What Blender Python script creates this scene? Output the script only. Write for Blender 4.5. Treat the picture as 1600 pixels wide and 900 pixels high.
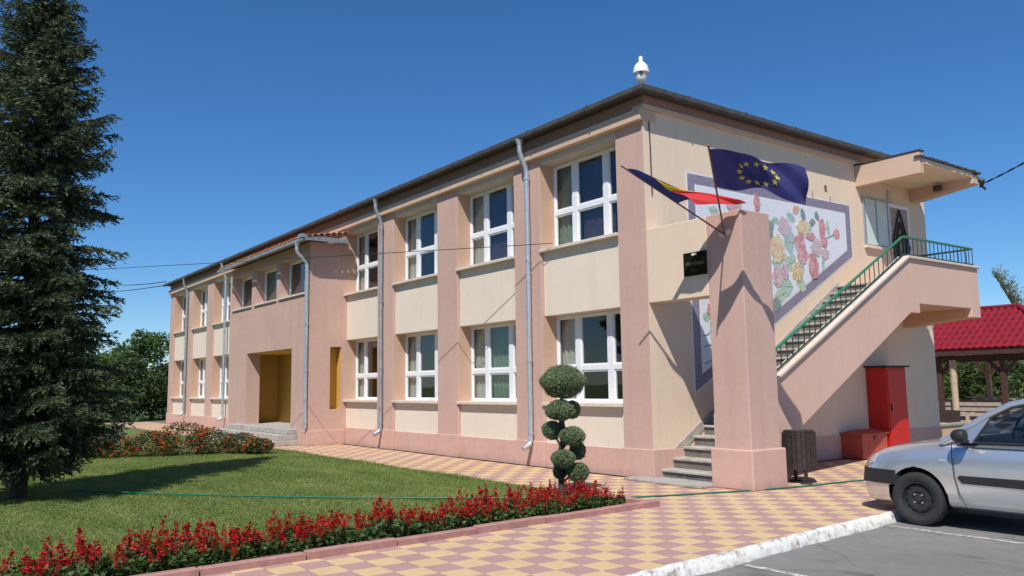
import bpy, bmesh, math, random
import numpy as np
from mathutils import Vector, Matrix
for o in list(bpy.data.objects): bpy.data.objects.remove(o)
SC = bpy.context.scene
COL = SC.collection
random.seed(7); RNG = np.random.default_rng(7)
R = math.radians

# ---------------------------------------------------------------- camera, sky, sun, exposure
cam = bpy.data.cameras.new('camera'); camo = bpy.data.objects.new('camera', cam); COL.objects.link(camo)
camo.matrix_world = Matrix(((0.59256956, 0.10303249, 0.79890276, 9.8673), (0.80539410, -0.05829861, -0.58986575, -10.2033),
                            (-0.01420041, 0.99296807, -0.11752774, 1.62), (0, 0, 0, 1)))
cam.sensor_width = 36; cam.lens = 36 * 1277.4 / 1600; cam.clip_start = .05; cam.clip_end = 3000
SC.camera = camo
SUN = Vector((.82, -1, 1.68)).normalized()          # towards the sun
w = bpy.data.worlds.new('World'); SC.world = w; w.use_nodes = True
nt = w.node_tree; bg = nt.nodes['Background']
sky = nt.nodes.new('ShaderNodeTexSky'); sky.sky_type = 'NISHITA'; sky.sun_disc = False
sky.sun_elevation = math.asin(SUN.z); sky.sun_rotation = math.atan2(SUN.x, SUN.y)
sky.altitude = 2000; sky.air_density = 1.25; sky.dust_density = 0; sky.ozone_density = 10
hs = nt.nodes.new('ShaderNodeHueSaturation'); hs.inputs['Saturation'].default_value = 1.12
nt.links.new(sky.outputs[0], hs.inputs['Color']); nt.links.new(hs.outputs[0], bg.inputs[0]); bg.inputs[1].default_value = .116
sl = bpy.data.lights.new('sun', 'SUN'); sl.energy = 5.0; sl.angle = R(.53); sl.color = (1, .955, .89)
so = bpy.data.objects.new('sun', sl); COL.objects.link(so)
so.rotation_euler = SUN.to_track_quat('Z', 'Y').to_euler()
SC.render.engine = 'CYCLES'
SC.view_settings.view_transform = 'Standard'; SC.view_settings.look = 'None'
SC.view_settings.exposure = 0.0; SC.view_settings.gamma = 1

# ---------------------------------------------------------------- materials
M = {}
def nodes(name):
    m = bpy.data.materials.new(name); m.use_nodes = True
    t = m.node_tree; b = t.nodes['Principled BSDF']; M[name] = m
    return m, t, b
def N(t, typ, **kw):
    n = t.nodes.new(typ)
    for k, v in kw.items():
        if k in n.inputs: n.inputs[k].default_value = v
        else: setattr(n, k, v)
    return n
def ramp(t, fac, stops):
    r = t.nodes.new('ShaderNodeValToRGB')
    el = r.color_ramp.elements
    while len(el) < len(stops): el.new(.5)
    for e, (p, c) in zip(el, stops):
        e.position = p; e.color = (*c, 1) if len(c) == 3 else c
    t.links.new(fac, r.inputs[0]); return r.outputs[0]
def mul(c, k): return tuple(min(1, x * k) for x in c)
def mix(t, fac, a, b, mode='MIX'):
    n = t.nodes.new('ShaderNodeMix'); n.data_type = 'RGBA'; n.blend_type = mode
    for sock, v in ((n.inputs[0], fac), (n.inputs[6], a), (n.inputs[7], b)):
        if hasattr(v, 'links'): t.links.new(v, sock)
        else: sock.default_value = v if isinstance(v, (int, float)) else (*v, 1)
    return n.outputs[2]
def pos(t): return t.nodes.new('ShaderNodeNewGeometry').outputs['Position']
def noise(t, vec, scale, detail=4, rough=.55):
    n = N(t, 'ShaderNodeTexNoise', Scale=scale, Detail=detail, Roughness=rough); t.links.new(vec, n.inputs['Vector']); return n.outputs[0]
def bump(t, b, h, strength=.3, dist=.01):
    n = N(t, 'ShaderNodeBump', Strength=strength, Distance=dist); t.links.new(h, n.inputs['Height']); t.links.new(n.outputs[0], b.inputs['Normal'])
def scaled(t, v, s):
    n = N(t, 'ShaderNodeVectorMath', operation='MULTIPLY'); n.inputs[1].default_value = s; t.links.new(v, n.inputs[0]); return n.outputs[0]

def plaster(name, c, var=.10, streak=.12, bs=.25, rough=.88):
    m, t, b = nodes(name); p = pos(t)
    n1 = noise(t, p, .9, 5); n2 = noise(t, p, 9, 5); n3 = noise(t, scaled(t, p, (3.2, 3.2, .22)), 1.6, 4)
    col = ramp(t, n1, [(.3, mul(c, 1 - var)), (.7, mul(c, 1 + var * .6))])
    col = mix(t, .5, col, ramp(t, n2, [(.3, mul(c, 1 - var * .8)), (.7, mul(c, 1 + var * .5))]))
    col = mix(t, ramp(t, n3, [(.52, (0, 0, 0)), (.78, (streak,) * 3)]), col, mul(c, .55))
    t.links.new(col, b.inputs['Base Color']); b.inputs['Roughness'].default_value = rough
    b.inputs['Specular IOR Level'].default_value = .25
    bump(t, b, noise(t, p, 55, 6, .65), bs, .006)
    return m
plaster('pink', (.57, .38, .31), .12, .22)
plaster('pink_plinth', (.60, .385, .315), .14, .2)
def splash(name):
    t = M[name].node_tree; b = t.nodes['Principled BSDF']; src = b.inputs['Base Color'].links[0].from_socket; p = pos(t)
    sp = t.nodes.new('ShaderNodeSeparateXYZ'); t.links.new(p, sp.inputs[0])
    ad = N(t, 'ShaderNodeMath', operation='MULTIPLY_ADD'); ad.inputs[1].default_value = .55; t.links.new(noise(t, p, 4.5, 6, .7), ad.inputs[0])
    ng = N(t, 'ShaderNodeMath', operation='MULTIPLY'); ng.inputs[1].default_value = -1.; t.links.new(sp.outputs[2], ng.inputs[0]); t.links.new(ng.outputs[0], ad.inputs[2])
    t.links.new(mix(t, ramp(t, ad.outputs[0], [(.14, (0, 0, 0)), (.34, (.5,) * 3)]), src, (.30, .21, .17)), b.inputs['Base Color'])   # mud splashes above the paving
splash('pink_plinth')
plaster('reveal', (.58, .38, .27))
plaster('cream', (.77, .665, .54), .06, .12)
plaster('cream_end', (.76, .605, .45), .08, .16)
plaster('frieze', (.36, .215, .165), .10, .2)
plaster('band', (.62, .44, .32), .09, .2)
plaster('lintel', (.58, .52, .45), .12, .3)
plaster('ochre', (.62, .37, .075), .08, .1)
plaster('peach', (.66, .42, .28), .1, .2)
plaster('stair_pink', (.66, .445, .345), .08, .12)
plaster('coping', (.66, .56, .46), .12, .25)
plaster('inside', (.42, .38, .33), .05, 0)

def simple(name, c, rough=.5, metal=0, var=.08, scale=12, bs=.1, spec=.5, coat=0):
    m, t, b = nodes(name); p = pos(t)
    col = ramp(t, noise(t, p, scale, 5), [(.28, mul(c, 1 - var)), (.72, mul(c, 1 + var))])
    t.links.new(col, b.inputs['Base Color']); b.inputs['Roughness'].default_value = rough; b.inputs['Metallic'].default_value = metal
    b.inputs['Specular IOR Level'].default_value = spec; b.inputs['Coat Weight'].default_value = coat; b.inputs['Coat Roughness'].default_value = .04
    if bs: bump(t, b, noise(t, p, scale * 5, 4), bs, .004)
    return m
simple('pvc', (.80, .81, .82), .35, var=.03, bs=0)
simple('sill', (.66, .58, .50), .8, var=.1, scale=8)
simple('zinc', (.40, .44, .48), .42, .55, .16, 5, .06)
simple('zinc_new', (.58, .62, .66), .35, .6, .1, 6, .03)
simple('gutter', (.085, .08, .072), .6, .25, .35, 7, .15)
simple('roofing', (.06, .05, .05), .7, 0, .2, 3, .1)
simple('clay', (.46, .19, .10), .85, 0, .35, 9, .3)
simple('green_paint', (.03, .19, .095), .38, 0, .12, 20, .05)
simple('green_iron', (.012, .045, .035), .45, 0, .3, 20, .1)
simple('iron', (.05, .04, .035), .6, .2, .3, 20, .1)
simple('red_paint', (.52, .018, .012), .42, 0, .12, 6, .05)
simple('red_faded', (.46, .085, .05), .6, 0, .2, 9, .1)
simple('white_cam', (.80, .80, .80), .3, 0, .02, 8, 0)
simple('black_plastic', (.018, .019, .021), .55, 0, .2, 30, .1)
simple('rubber', (.025, .025, .026), .8, 0, .3, 30, .2)
simple('steel_wheel', (.035, .036, .04), .45, .3, .3, 30, .1)
simple('rust', (.22, .08, .035), .9, 0, .5, 20, .3)
simple('bark', (.06, .042, .03), .95, 0, .4, 18, .8)
simple('bark_pale', (.16, .13, .10), .95, 0, .4, 18, .8)
simple('wood_dark', (.034, .025, .021), .7, 0, .45, 14, .3)
simple('wood_red', (.07, .03, .024), .65, 0, .3, 14, .2)
simple('wood_pale', (.46, .37, .26), .8, 0, .2, 12, .2)
simple('plank_grey', (.36, .31, .26), .85, 0, .25, 10, .2)
simple('tile_red', (.22, .012, .024), .75, 0, .15, 5, .05, .2)
simple('edging', (.40, .205, .175), .85, 0, .22, 7, .3)
simple('hose', (.01, .14, .085), .4, 0, .15, 20, 0)
simple('wire', (.02, .02, .022), .6, 0, .1, 20, 0)
simple('pole_wood', (.17, .09, .055), .6, 0, .2, 20, .1)
simple('bracket', (.72, .68, .60), .6, 0, .1, 20, 0)
simple('seat_cloth', (.03, .034, .045), .9, 0, .2, 20, .2)
simple('soil', (.07, .045, .03), .95, 0, .4, 6, .6)
simple('curtain', (.80, .78, .72), .9, 0, .06, 6, 0)
simple('curtain_green', (.30, .42, .34), .9, 0, .08, 6, 0)
simple('curtain_plum', (.10, .07, .13), .9, 0, .1, 6, 0)
simple('curtain_rose', (.42, .20, .20), .9, 0, .15, 6, 0)
simple('gold', (.35, .27, .08), .4, .6, .2, 20, 0)
simple('frost_panel', (.62, .70, .62), .35, 0, .05, 3, 0)
simple('lamp_orange', (.75, .22, .03), .3, 0, .05, 10, 0)

def concrete(name, c, dark=.5, scale=3.):
    m, t, b = nodes(name); p = pos(t)
    n1 = noise(t, p, scale, 6, .65); n2 = noise(t, p, 24, 5, .7)
    col = ramp(t, n1, [(.28, mul(c, dark)), (.5, c), (.75, mul(c, 1.18))])
    col = mix(t, .35, col, ramp(t, n2, [(.35, mul(c, .45)), (.6, mul(c, 1.1))]))
    t.links.new(col, b.inputs['Base Color']); b.inputs['Roughness'].default_value = .92
    bump(t, b, n2, .6, .012); return m
concrete('concrete', (.40, .37, .33))
concrete('step_stone', (.44, .41, .36), .45, 4)
concrete('riser_worn_shade', (.17, .155, .14), .3, 7)  # old dark stone, with the shade below the nosings put into its colour
def paver(name, c):
    m, t, b = nodes(name); p = pos(t)
    oi = t.nodes.new('ShaderNodeNewGeometry').outputs['Random Per Island']
    col = ramp(t, oi, [(0, mul(c, .90)), (1, mul(c, 1.08))])
    col = mix(t, .55, col, ramp(t, noise(t, p, 3.1, 5), [(.3, mul(c, .82)), (.7, mul(c, 1.1))]))
    col = mix(t, ramp(t, noise(t, p, .7, 5, .6), [(.5, (0, 0, 0)), (.75, (.35,) * 3)]), col, (.36, .29, .24))
    n2 = noise(t, p, 130, 3)
    col = mix(t, .25, col, ramp(t, n2, [(.35, mul(c, .6)), (.65, mul(c, 1.25))]))
    t.links.new(col, b.inputs['Base Color']); b.inputs['Roughness'].default_value = .9
    bump(t, b, n2, .3, .004); return m
paver('paver_yellow', (.63, .445, .235)); paver('paver_mauve', (.43, .255, .225))
simple('joint', (.20, .15, .115), .95, 0, .2, 20, .2)

def asphalt():
    m, t, b = nodes('asphalt'); p = pos(t)
    n1 = noise(t, p, .55, 5, .6); n2 = noise(t, p, 160, 3, .7); n3 = noise(t, scaled(t, p, (1, 2.2, 1)), 1.9, 4, .6)
    c = (.215, .207, .19)
    col = ramp(t, n1, [(.3, mul(c, .72)), (.7, mul(c, 1.2))])
    col = mix(t, .35, col, ramp(t, noise(t, p, 5.5, 6, .7), [(.35, mul(c, .6)), (.65, mul(c, 1.2))]))
    col = mix(t, .4, col, ramp(t, n2, [(.3, mul(c, .45)), (.7, mul(c, 1.5))]))
    col = mix(t, ramp(t, n3, [(.58, (0, 0, 0)), (.72, (.6,) * 3)]), col, (.075, .07, .065))   # oil stains
    wv = N(t, 'ShaderNodeVectorMath', operation='ADD'); nn = N(t, 'ShaderNodeTexNoise', Scale=2.2, Detail=5.); t.links.new(p, nn.inputs['Vector']); t.links.new(p, wv.inputs[0]); t.links.new(scaled(t, nn.outputs['Color'], (.5, .5, .5)), wv.inputs[1])
    vo = N(t, 'ShaderNodeTexVoronoi', Scale=.55, feature='DISTANCE_TO_EDGE'); t.links.new(wv.outputs[0], vo.inputs['Vector'])
    col = mix(t, ramp(t, vo.outputs['Distance'], [(.002, (.35,) * 3), (.006, (0, 0, 0))]), col, (.05, .047, .043))   # cracks
    t.links.new(col, b.inputs['Base Color']); b.inputs['Roughness'].default_value = .93
    bump(t, b, n2, .6, .01)
asphalt()
def whitewash():
    m, t, b = nodes('whitewash'); p = pos(t)
    n = noise(t, p, 9, 7, .75)
    col = ramp(t, n, [(.38, (.30, .26, .21)), (.46, (.62, .59, .53)), (.56, (.74, .73, .69)), (.75, (.80, .79, .76))])
    t.links.new(col, b.inputs['Base Color']); b.inputs['Roughness'].default_value = .95
    bump(t, b, noise(t, p, 30, 6, .7), .6, .012)
whitewash()
def paintline():
    m, t, b = nodes('road_paint'); p = pos(t)
    col = ramp(t, noise(t, p, 14, 6, .75), [(.42, (.2, .19, .18)), (.58, (.60, .59, .56))])
    t.links.new(col, b.inputs['Base Color']); b.inputs['Roughness'].default_value = .9
paintline()
def leafmat(name, c1, c2, trans=.3, rough=.55, big=1.2):
    m, t, b = nodes(name)
    g = t.nodes.new('ShaderNodeNewGeometry')
    col = ramp(t, g.outputs['Random Per Island'], [(0, c1), (1, c2)])
    col = mix(t, ramp(t, noise(t, g.outputs['Position'], big, 3), [(.35, (0, 0, 0)), (.65, (.55,) * 3)]), col, mul(c1, .75))
    t.links.new(col, b.inputs['Base Color']); b.inputs['Roughness'].default_value = rough; b.inputs['Specular IOR Level'].default_value = .3
    tr = t.nodes.new('ShaderNodeBsdfTranslucent'); t.links.new(col, tr.inputs[0])
    ms = t.nodes.new('ShaderNodeMixShader'); ms.inputs[0].default_value = trans
    out = t.nodes['Material Output']
    t.links.new(b.outputs[0], ms.inputs[1]); t.links.new(tr.outputs[0], ms.inputs[2]); t.links.new(ms.outputs[0], out.inputs[0])
    return m
leafmat('needles', (.045, .07, .034), (.135, .165, .075), .18, .6)
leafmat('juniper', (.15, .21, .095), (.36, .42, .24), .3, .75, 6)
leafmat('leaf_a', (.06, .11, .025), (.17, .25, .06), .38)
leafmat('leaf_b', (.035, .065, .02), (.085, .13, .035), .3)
leafmat('leaf_pale', (.17, .21, .09), (.32, .36, .17), .4)
leafmat('salvia_leaf', (.05, .10, .025), (.15, .22, .06), .35, .5, 5)
leafmat('petal_red', (.36, .004, .008), (.62, .014, .018), .25, .5, 9)
leafmat('petal_orange', (.46, .07, .01), (.66, .16, .02), .25, .6, 9)
leafmat('marigold_leaf', (.045, .07, .022), (.15, .15, .05), .25, .6, 3)
leafmat('agave', (.07, .12, .06), (.15, .22, .11), .15, .5, 2)
def grassmat():
    m, t, b = nodes('grass')
    g = t.nodes.new('ShaderNodeNewGeometry'); p = g.outputs['Position']
    col = ramp(t, g.outputs['Random Per Island'], [(0, (.10, .17, .03)), (.6, (.20, .285, .065)), (.92, (.30, .35, .11)), (1, (.42, .41, .18))])
    st = noise(t, scaled(t, p, (.35, 1.6, 1)), 1.15, 4)
    col = mix(t, ramp(t, st, [(.36, (0, 0, 0)), (.66, (.62,) * 3)]), col, (.35, .37, .13))
    col = mix(t, ramp(t, noise(t, p, .55, 4), [(.42, (0, 0, 0)), (.7, (.5,) * 3)]), col, (.09, .175, .033))
    t.links.new(col, b.inputs['Base Color']); b.inputs['Roughness'].default_value = .6; b.inputs['Specular IOR Level'].default_value = .25
    tr = t.nodes.new('ShaderNodeBsdfTranslucent'); t.links.new(col, tr.inputs[0])
    ms = t.nodes.new('ShaderNodeMixShader'); ms.inputs[0].default_value = .3
    t.links.new(b.outputs[0], ms.inputs[1]); t.links.new(tr.outputs[0], ms.inputs[2]); t.links.new(ms.outputs[0], t.nodes['Material Output'].inputs[0])
grassmat()
def lawnmat():
    m, t, b = nodes('turf'); p = pos(t)
    col = ramp(t, noise(t, p, 3, 6, .7), [(.3, (.07, .11, .025)), (.7, (.16, .20, .055))])
    t.links.new(col, b.inputs['Base Color']); b.inputs['Roughness'].default_value = .95
    bump(t, b, noise(t, p, 60, 4), .8, .03)
lawnmat()
def hillmat():
    m, t, b = nodes('hill'); p = pos(t)
    col = ramp(t, noise(t, p, .06, 8, .7), [(.38, (.045, .075, .035)), (.55, (.10, .125, .05)), (.7, (.20, .19, .10))])
    t.links.new(col, b.inputs['Base Color']); b.inputs['Roughness'].default_value = 1
hillmat()
def glass(name, tint, rmin=.05):
    m, t, b = nodes(name); t.nodes.remove(b)
    tr = t.nodes.new('ShaderNodeBsdfTransparent'); tr.inputs[0].default_value = (*tint, 1)
    gl = t.nodes.new('ShaderNodeBsdfGlossy'); gl.inputs['Roughness'].default_value = .015
    lw = t.nodes.new('ShaderNodeLayerWeight'); lw.inputs[0].default_value = .5
    pw = N(t, 'ShaderNodeMath', operation='POWER'); pw.inputs[1].default_value = 4.; t.links.new(lw.outputs['Facing'], pw.inputs[0])
    fr = N(t, 'ShaderNodeMath', operation='MULTIPLY_ADD'); fr.inputs[1].default_value = .9; fr.inputs[2].default_value = rmin; t.links.new(pw.outputs[0], fr.inputs[0])
    bp_ = N(t, 'ShaderNodeBump', Strength=.04, Distance=.02); t.links.new(noise(t, pos(t), 1.3, 2), bp_.inputs['Height'])
    t.links.new(bp_.outputs[0], gl.inputs['Normal'])
    ms = t.nodes.new('ShaderNodeMixShader'); t.links.new(fr.outputs[0], ms.inputs[0])
    t.links.new(tr.outputs[0], ms.inputs[1]); t.links.new(gl.outputs[0], ms.inputs[2])
    t.links.new(ms.outputs[0], t.nodes['Material Output'].inputs[0])
glass('glass', (.80, .83, .82), .055); glass('car_glass', (.55, .6, .6), .08)
def mosaic(name, c, var=.16, size=58.):
    m, t, b = nodes(name); p = pos(t)
    v = N(t, 'ShaderNodeTexVoronoi', Scale=size); v.inputs['Randomness'].default_value = .55; t.links.new(p, v.inputs['Vector'])
    e = N(t, 'ShaderNodeTexVoronoi', Scale=size, feature='DISTANCE_TO_EDGE'); e.inputs['Randomness'].default_value = .55; t.links.new(p, e.inputs['Vector'])
    sep = t.nodes.new('ShaderNodeSeparateColor'); t.links.new(v.outputs['Color'], sep.inputs[0])
    col = ramp(t, sep.outputs[0], [(0, mul(c, 1 - var * 2)), (.5, c), (1, mul(c, 1 + var))])
    col = mix(t, ramp(t, e.outputs['Distance'], [(.02, (.4,) * 3), (.06, (0, 0, 0))]), col, (.5, .5, .5))
    t.links.new(col, b.inputs['Base Color']); b.inputs['Roughness'].default_value = .45
    bump(t, b, e.outputs['Distance'], .25, .01)
for nm, c in dict(mo_white=(.74, .76, .80), mo_border=(.225, .19, .27), mo_line=(.76, .75, .73), mo_red=(.62, .14, .13), mo_deep=(.47, .07, .08), mo_pink=(.66, .40, .40),
                  mo_yellow=(.74, .54, .18), mo_orange=(.68, .32, .14), mo_green=(.32, .52, .36), mo_teal=(.30, .50, .43), mo_dark=(.10, .17, .14), mo_lime=(.42, .55, .30), mo_mauve=(.52, .37, .42), mo_cream=(.76, .62, .50)).items():
    if nm not in ('mo_white', 'mo_line', 'mo_border'): c = tuple(x * .78 + y * .22 for x, y in zip(c, (.70, .70, .72)))
    mosaic(nm, c, {'mo_white': .05, 'mo_line': .05, 'mo_border': .2}.get(nm, .18))
def carpaint():
    m, t, b = nodes('car_paint'); p = pos(t)
    b.inputs['Base Color'].default_value = (.70, .72, .74, 1); b.inputs['Metallic'].default_value = .75; b.inputs['Roughness'].default_value = .28
    b.inputs['Coat Weight'].default_value = .9; b.inputs['Coat Roughness'].default_value = .05
    bump(t, b, noise(t, p, 900, 2), .02, .001)
carpaint()
def cloth(name, c):
    m, t, b = nodes(name); p = pos(t)
    b.inputs['Base Color'].default_value = (*c, 1); b.inputs['Roughness'].default_value = .7
    b.inputs['Sheen Weight'].default_value = .2
    tr = t.nodes.new('ShaderNodeBsdfTranslucent'); tr.inputs[0].default_value = (*c, 1)
    ms = t.nodes.new('ShaderNodeMixShader'); ms.inputs[0].default_value = .3
    t.links.new(b.outputs[0], ms.inputs[1]); t.links.new(tr.outputs[0], ms.inputs[2]); t.links.new(ms.outputs[0], t.nodes['Material Output'].inputs[0])
cloth('flag_blue', (.022, .024, .15)); cloth('flag_navy', (.03, .045, .24)); cloth('flag_yellow', (.85, .66, .02)); cloth('flag_red', (.66, .03, .035)); cloth('star_yellow', (.75, .6, .10))
def lampglass():
    m, t, b = nodes('headlamp'); b.inputs['Base Color'].default_value = (.62, .64, .66, 1); b.inputs['Metallic'].default_value = .5
    b.inputs['Roughness'].default_value = .12; b.inputs['Coat Weight'].default_value = 1
lampglass()
m, t, b = nodes('sign_black'); b.inputs['Base Color'].default_value = (.012, .014, .008, 1); b.inputs['Roughness'].default_value = .08; b.inputs['Coat Weight'].default_value = 1

# ---------------------------------------------------------------- builders
ORI = {}
def ori(o): return ORI.get(o.name, Vector((0, 0, 0))) if o else Vector((0, 0, 0))
def tag(o, label=None, cat=None, group=None, kind=None):
    if label: o['label'] = label
    if cat: o['category'] = cat
    if group: o['group'] = group
    if kind: o['kind'] = kind
    return o
def thing(name, loc, label, cat, group=None):
    o = bpy.data.objects.new(name, None); COL.objects.link(o); o.location = loc; o.empty_display_size = .2
    ORI[o.name] = Vector(loc); return tag(o, label, cat, group)
def link(name, me, parent=None, loc=None, rot=None):
    o = bpy.data.objects.new(name, me); COL.objects.link(o)
    if parent: o.parent = parent
    if loc is not None: o.location = Vector(loc) - (ori(parent) if parent else Vector((0, 0, 0)))
    if rot is not None: o.rotation_euler = rot
    ORI[o.name] = ori(parent) if parent else Vector((0, 0, 0)) if loc is None else Vector(loc)
    return o
class MB:
    def __init__(s): s.v = []; s.f = []; s.m = []
    def add(s, vs, fs, mi=0):
        n = len(s.v); s.v += [tuple(v) for v in vs]; s.f += [tuple(n + i for i in f) for f in fs]; s.m += [mi] * len(fs); return s
    def box(s, x0, x1, y0, y1, z0, z1, mi=0, bev=0):
        if bev:
            b = bev
            vs = []
            for z, ins in ((z0, 0), (z1 - b, 0), (z1, b)):
                vs += [(x0 + ins, y0 + ins, z), (x1 - ins, y0 + ins, z), (x1 - ins, y1 - ins, z), (x0 + ins, y1 - ins, z)]
            fs = [(3, 2, 1, 0), (8, 9, 10, 11)]
            for k in (0, 4): fs += [(k + i, k + (i + 1) % 4, k + 4 + (i + 1) % 4, k + 4 + i) for i in range(4)]
            return s.add(vs, fs, mi)
        return s.add([(x0, y0, z0), (x1, y0, z0), (x1, y1, z0), (x0, y1, z0), (x0, y0, z1), (x1, y0, z1), (x1, y1, z1), (x0, y1, z1)],
                     [(3, 2, 1, 0), (4, 5, 6, 7), (0, 1, 5, 4), (1, 2, 6, 5), (2, 3, 7, 6), (3, 0, 4, 7)], mi)
    def prism(s, poly, axis, a, b, mi=0):
        # poly: 2D points (other two axes in order), extruded along axis from a to b
        def P(q, h):
            q = list(q); q.insert(axis, h); return tuple(q)
        n = len(poly)
        return s.add([P(q, a) for q in poly] + [P(q, b) for q in poly],
                     [tuple(range(n - 1, -1, -1)), tuple(range(n, 2 * n))] + [(i, (i + 1) % n, n + (i + 1) % n, n + i) for i in range(n)], mi)
    def tube(s, pts, rad, n=8, mi=0, cap=True):
        pts = [Vector(p) for p in pts]; rads = rad if isinstance(rad, (list, tuple)) else [rad] * len(pts)
        rings = []; prev = None
        for i, p in enumerate(pts):
            d = (pts[min(i + 1, len(pts) - 1)] - pts[max(i - 1, 0)]).normalized()
            if prev is None:
                a = d.cross(Vector((0, 0, 1)) if abs(d.z) < .95 else Vector((1, 0, 0))).normalized()
            else: a = (prev - d * prev.dot(d)).normalized()
            prev = a; bb = d.cross(a)
            rings.append([p + (a * math.cos(2 * math.pi * k / n) + bb * math.sin(2 * math.pi * k / n)) * rads[i] for k in range(n)])
        vs = [q for r_ in rings for q in r_]; fs = []
        for i in range(len(pts) - 1):
            fs += [(i * n + k, i * n + (k + 1) % n, (i + 1) * n + (k + 1) % n, (i + 1) * n + k) for k in range(n)]
        if cap: fs += [tuple(range(n - 1, -1, -1)), tuple((len(pts) - 1) * n + k for k in range(n))]
        return s.add(vs, fs, mi)
    def bar(s, a, b, w, h, mi=0, up=(0, 0, 1)):
        a = Vector(a); b = Vector(b); d = (b - a).normalized(); u = Vector(up); r_ = d.cross(u)
        if r_.length < 1e-4: r_ = d.cross(Vector((1, 0, 0)))
        r_.normalize(); u = r_.cross(d)
        vs = [p + r_ * sx * w / 2 + u * sz * h / 2 for p in (a, b) for sx, sz in ((-1, -1), (1, -1), (1, 1), (-1, 1))]
        return s.add(vs, [(3, 2, 1, 0), (4, 5, 6, 7)] + [(i, (i + 1) % 4, 4 + (i + 1) % 4, 4 + i) for i in range(4)], mi)
    def lathe(s, prof, n=20, mi=0, c=(0, 0, 0)):
        vs = [(c[0] + r_ * math.cos(2 * math.pi * k / n), c[1] + r_ * math.sin(2 * math.pi * k / n), c[2] + z) for r_, z in prof for k in range(n)]
        fs = [(i * n + k, i * n + (k + 1) % n, (i + 1) * n + (k + 1) % n, (i + 1) * n + k) for i in range(len(prof) - 1) for k in range(n)]
        return s.add(vs, fs, mi)
    def mesh(s, name, mats, off=(0, 0, 0), smooth=None):
        me = bpy.data.meshes.new(name)
        me.from_pydata([(v[0] - off[0], v[1] - off[1], v[2] - off[2]) for v in s.v], [], s.f)
        for m_ in (mats if isinstance(mats, (list, tuple)) else [mats]): me.materials.append(M[m_])
        if any(s.m): me.polygons.foreach_set('material_index', s.m)
        bm = bmesh.new(); bm.from_mesh(me); bmesh.ops.recalc_face_normals(bm, faces=bm.faces); bm.to_mesh(me); bm.free()
        if smooth:
            me.polygons.foreach_set('use_smooth', [True] * len(me.polygons)); me.set_sharp_from_angle(angle=R(smooth))
        me.update(); return me
    def build(s, name, mats, parent=None, smooth=None, bevel=0):
        o = link(name, s.mesh(name, mats, ori(parent), smooth), parent)
        if bevel:
            md = o.modifiers.new('bevel', 'BEVEL'); md.width = bevel; md.segments = 2; md.limit_method = 'ANGLE'; md.angle_limit = R(40)
        return o
def struct(name, mb, mats, **kw): return tag(mb.build(name, mats, **kw), kind='structure')
def poly_cloud(name, P, S, mat, parent=None, asp=.5, flat=0., axis=None, tri=False, origin=None):
    """leaf-sized rhombs at P (n,3) with half length S (n,), random orientation"""
    n = len(P); P = np.asarray(P, float); S = np.asarray(S, float)[:, None]
    u = RNG.normal(size=(n, 3)) if axis is None else np.asarray(axis) + RNG.normal(size=(n, 3)) * .25
    if flat: u[:, 2] *= (1 - flat)
    u /= np.linalg.norm(u, axis=1)[:, None]
    v = np.cross(u, RNG.normal(size=(n, 3)) + np.array([0, 0, 2. * flat])); v /= np.linalg.norm(v, axis=1)[:, None] + 1e-9
    off = np.array(ori(parent) if parent else (origin or (0, 0, 0)))
    P = P - off
    V = np.stack([P + u * S, P + v * S * asp, P - u * S, P - v * S * asp], 1).reshape(-1, 3)
    return raw_mesh(name, V, 4, n, mat, parent, origin)
def raw_mesh(name, V, k, n, mat, parent=None, origin=None):
    me = bpy.data.meshes.new(name); me.vertices.add(n * k); me.vertices.foreach_set('co', V.astype(np.float32).ravel())
    me.loops.add(n * k); me.loops.foreach_set('vertex_index', np.arange(n * k, dtype=np.int32))
    me.polygons.add(n); me.polygons.foreach_set('loop_start', np.arange(0, n * k, k, dtype=np.int32)); me.polygons.foreach_set('loop_total', np.full(n, k, dtype=np.int32))
    me.materials.append(M[mat]); me.update(calc_edges=True); me.validate()
    o = link(name, me, parent)
    if origin and not parent: o.location = origin; ORI[o.name] = Vector(origin)
    return o

# ---------------------------------------------------------------- ground, road, pavement
struct('ground', MB().add([(-900, -900, -.2), (900, -900, -.2), (900, 900, -.2), (-900, 900, -.2)], [(0, 1, 2, 3)]), 'turf')
def kx(y): return 4.245 - .079 * y            # inner edge of the kerb
struct('road', MB().add([(3.2, -60, -.1), (60, -60, -.1), (60, 60, -.1), (3.2, 60, -.1)], [(0, 1, 2, 3)]), 'asphalt')
for y in (-3.72, -.74):
    struct('bay_marking', MB().add([(kx(y) + .2, y - .045, -.096), (9.4, y - .045, -.096), (9.4, y + .045, -.096), (kx(y) + .2, y + .045, -.096)], [(0, 1, 2, 3)]), 'road_paint')
# kerb: rough whitewashed concrete, kept uneven
kb = MB(); ny = 240; prof = [(.15, -.19), (.145, -.10), (.125, -.05), (.095, -.004), (.05, .014), (.012, .008), (0, -.03)]
for i in range(ny + 1):
    y = -13 + 16.5 * i / ny; cr = .018 if i % 15 == 0 else 0
    kb.v += [(kx(y) + x + random.gauss(0, .009 if j < 3 else .0015) + (.014 * math.sin(y * 3.1 + 2 * math.sin(y * 1.3)) if j < 3 else 0), y, z + random.gauss(0, .0018) + .004 * math.sin(y * 2.3) - cr * .5) for j, (x, z) in enumerate(prof)]
k = len(prof)
for i in range(ny):
    kb.f += [(i * k + j, (i + 1) * k + j, (i + 1) * k + j + 1, i * k + j + 1) for j in range(k - 1)]; kb.m += [0] * (k - 1)
struct('kerb', kb, 'whitewash', smooth=60)
lawn = struct('lawn', MB().box(-34, 2.0, -26, -2.12, -.19, -.012), 'turf')
S_ = .285
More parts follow.
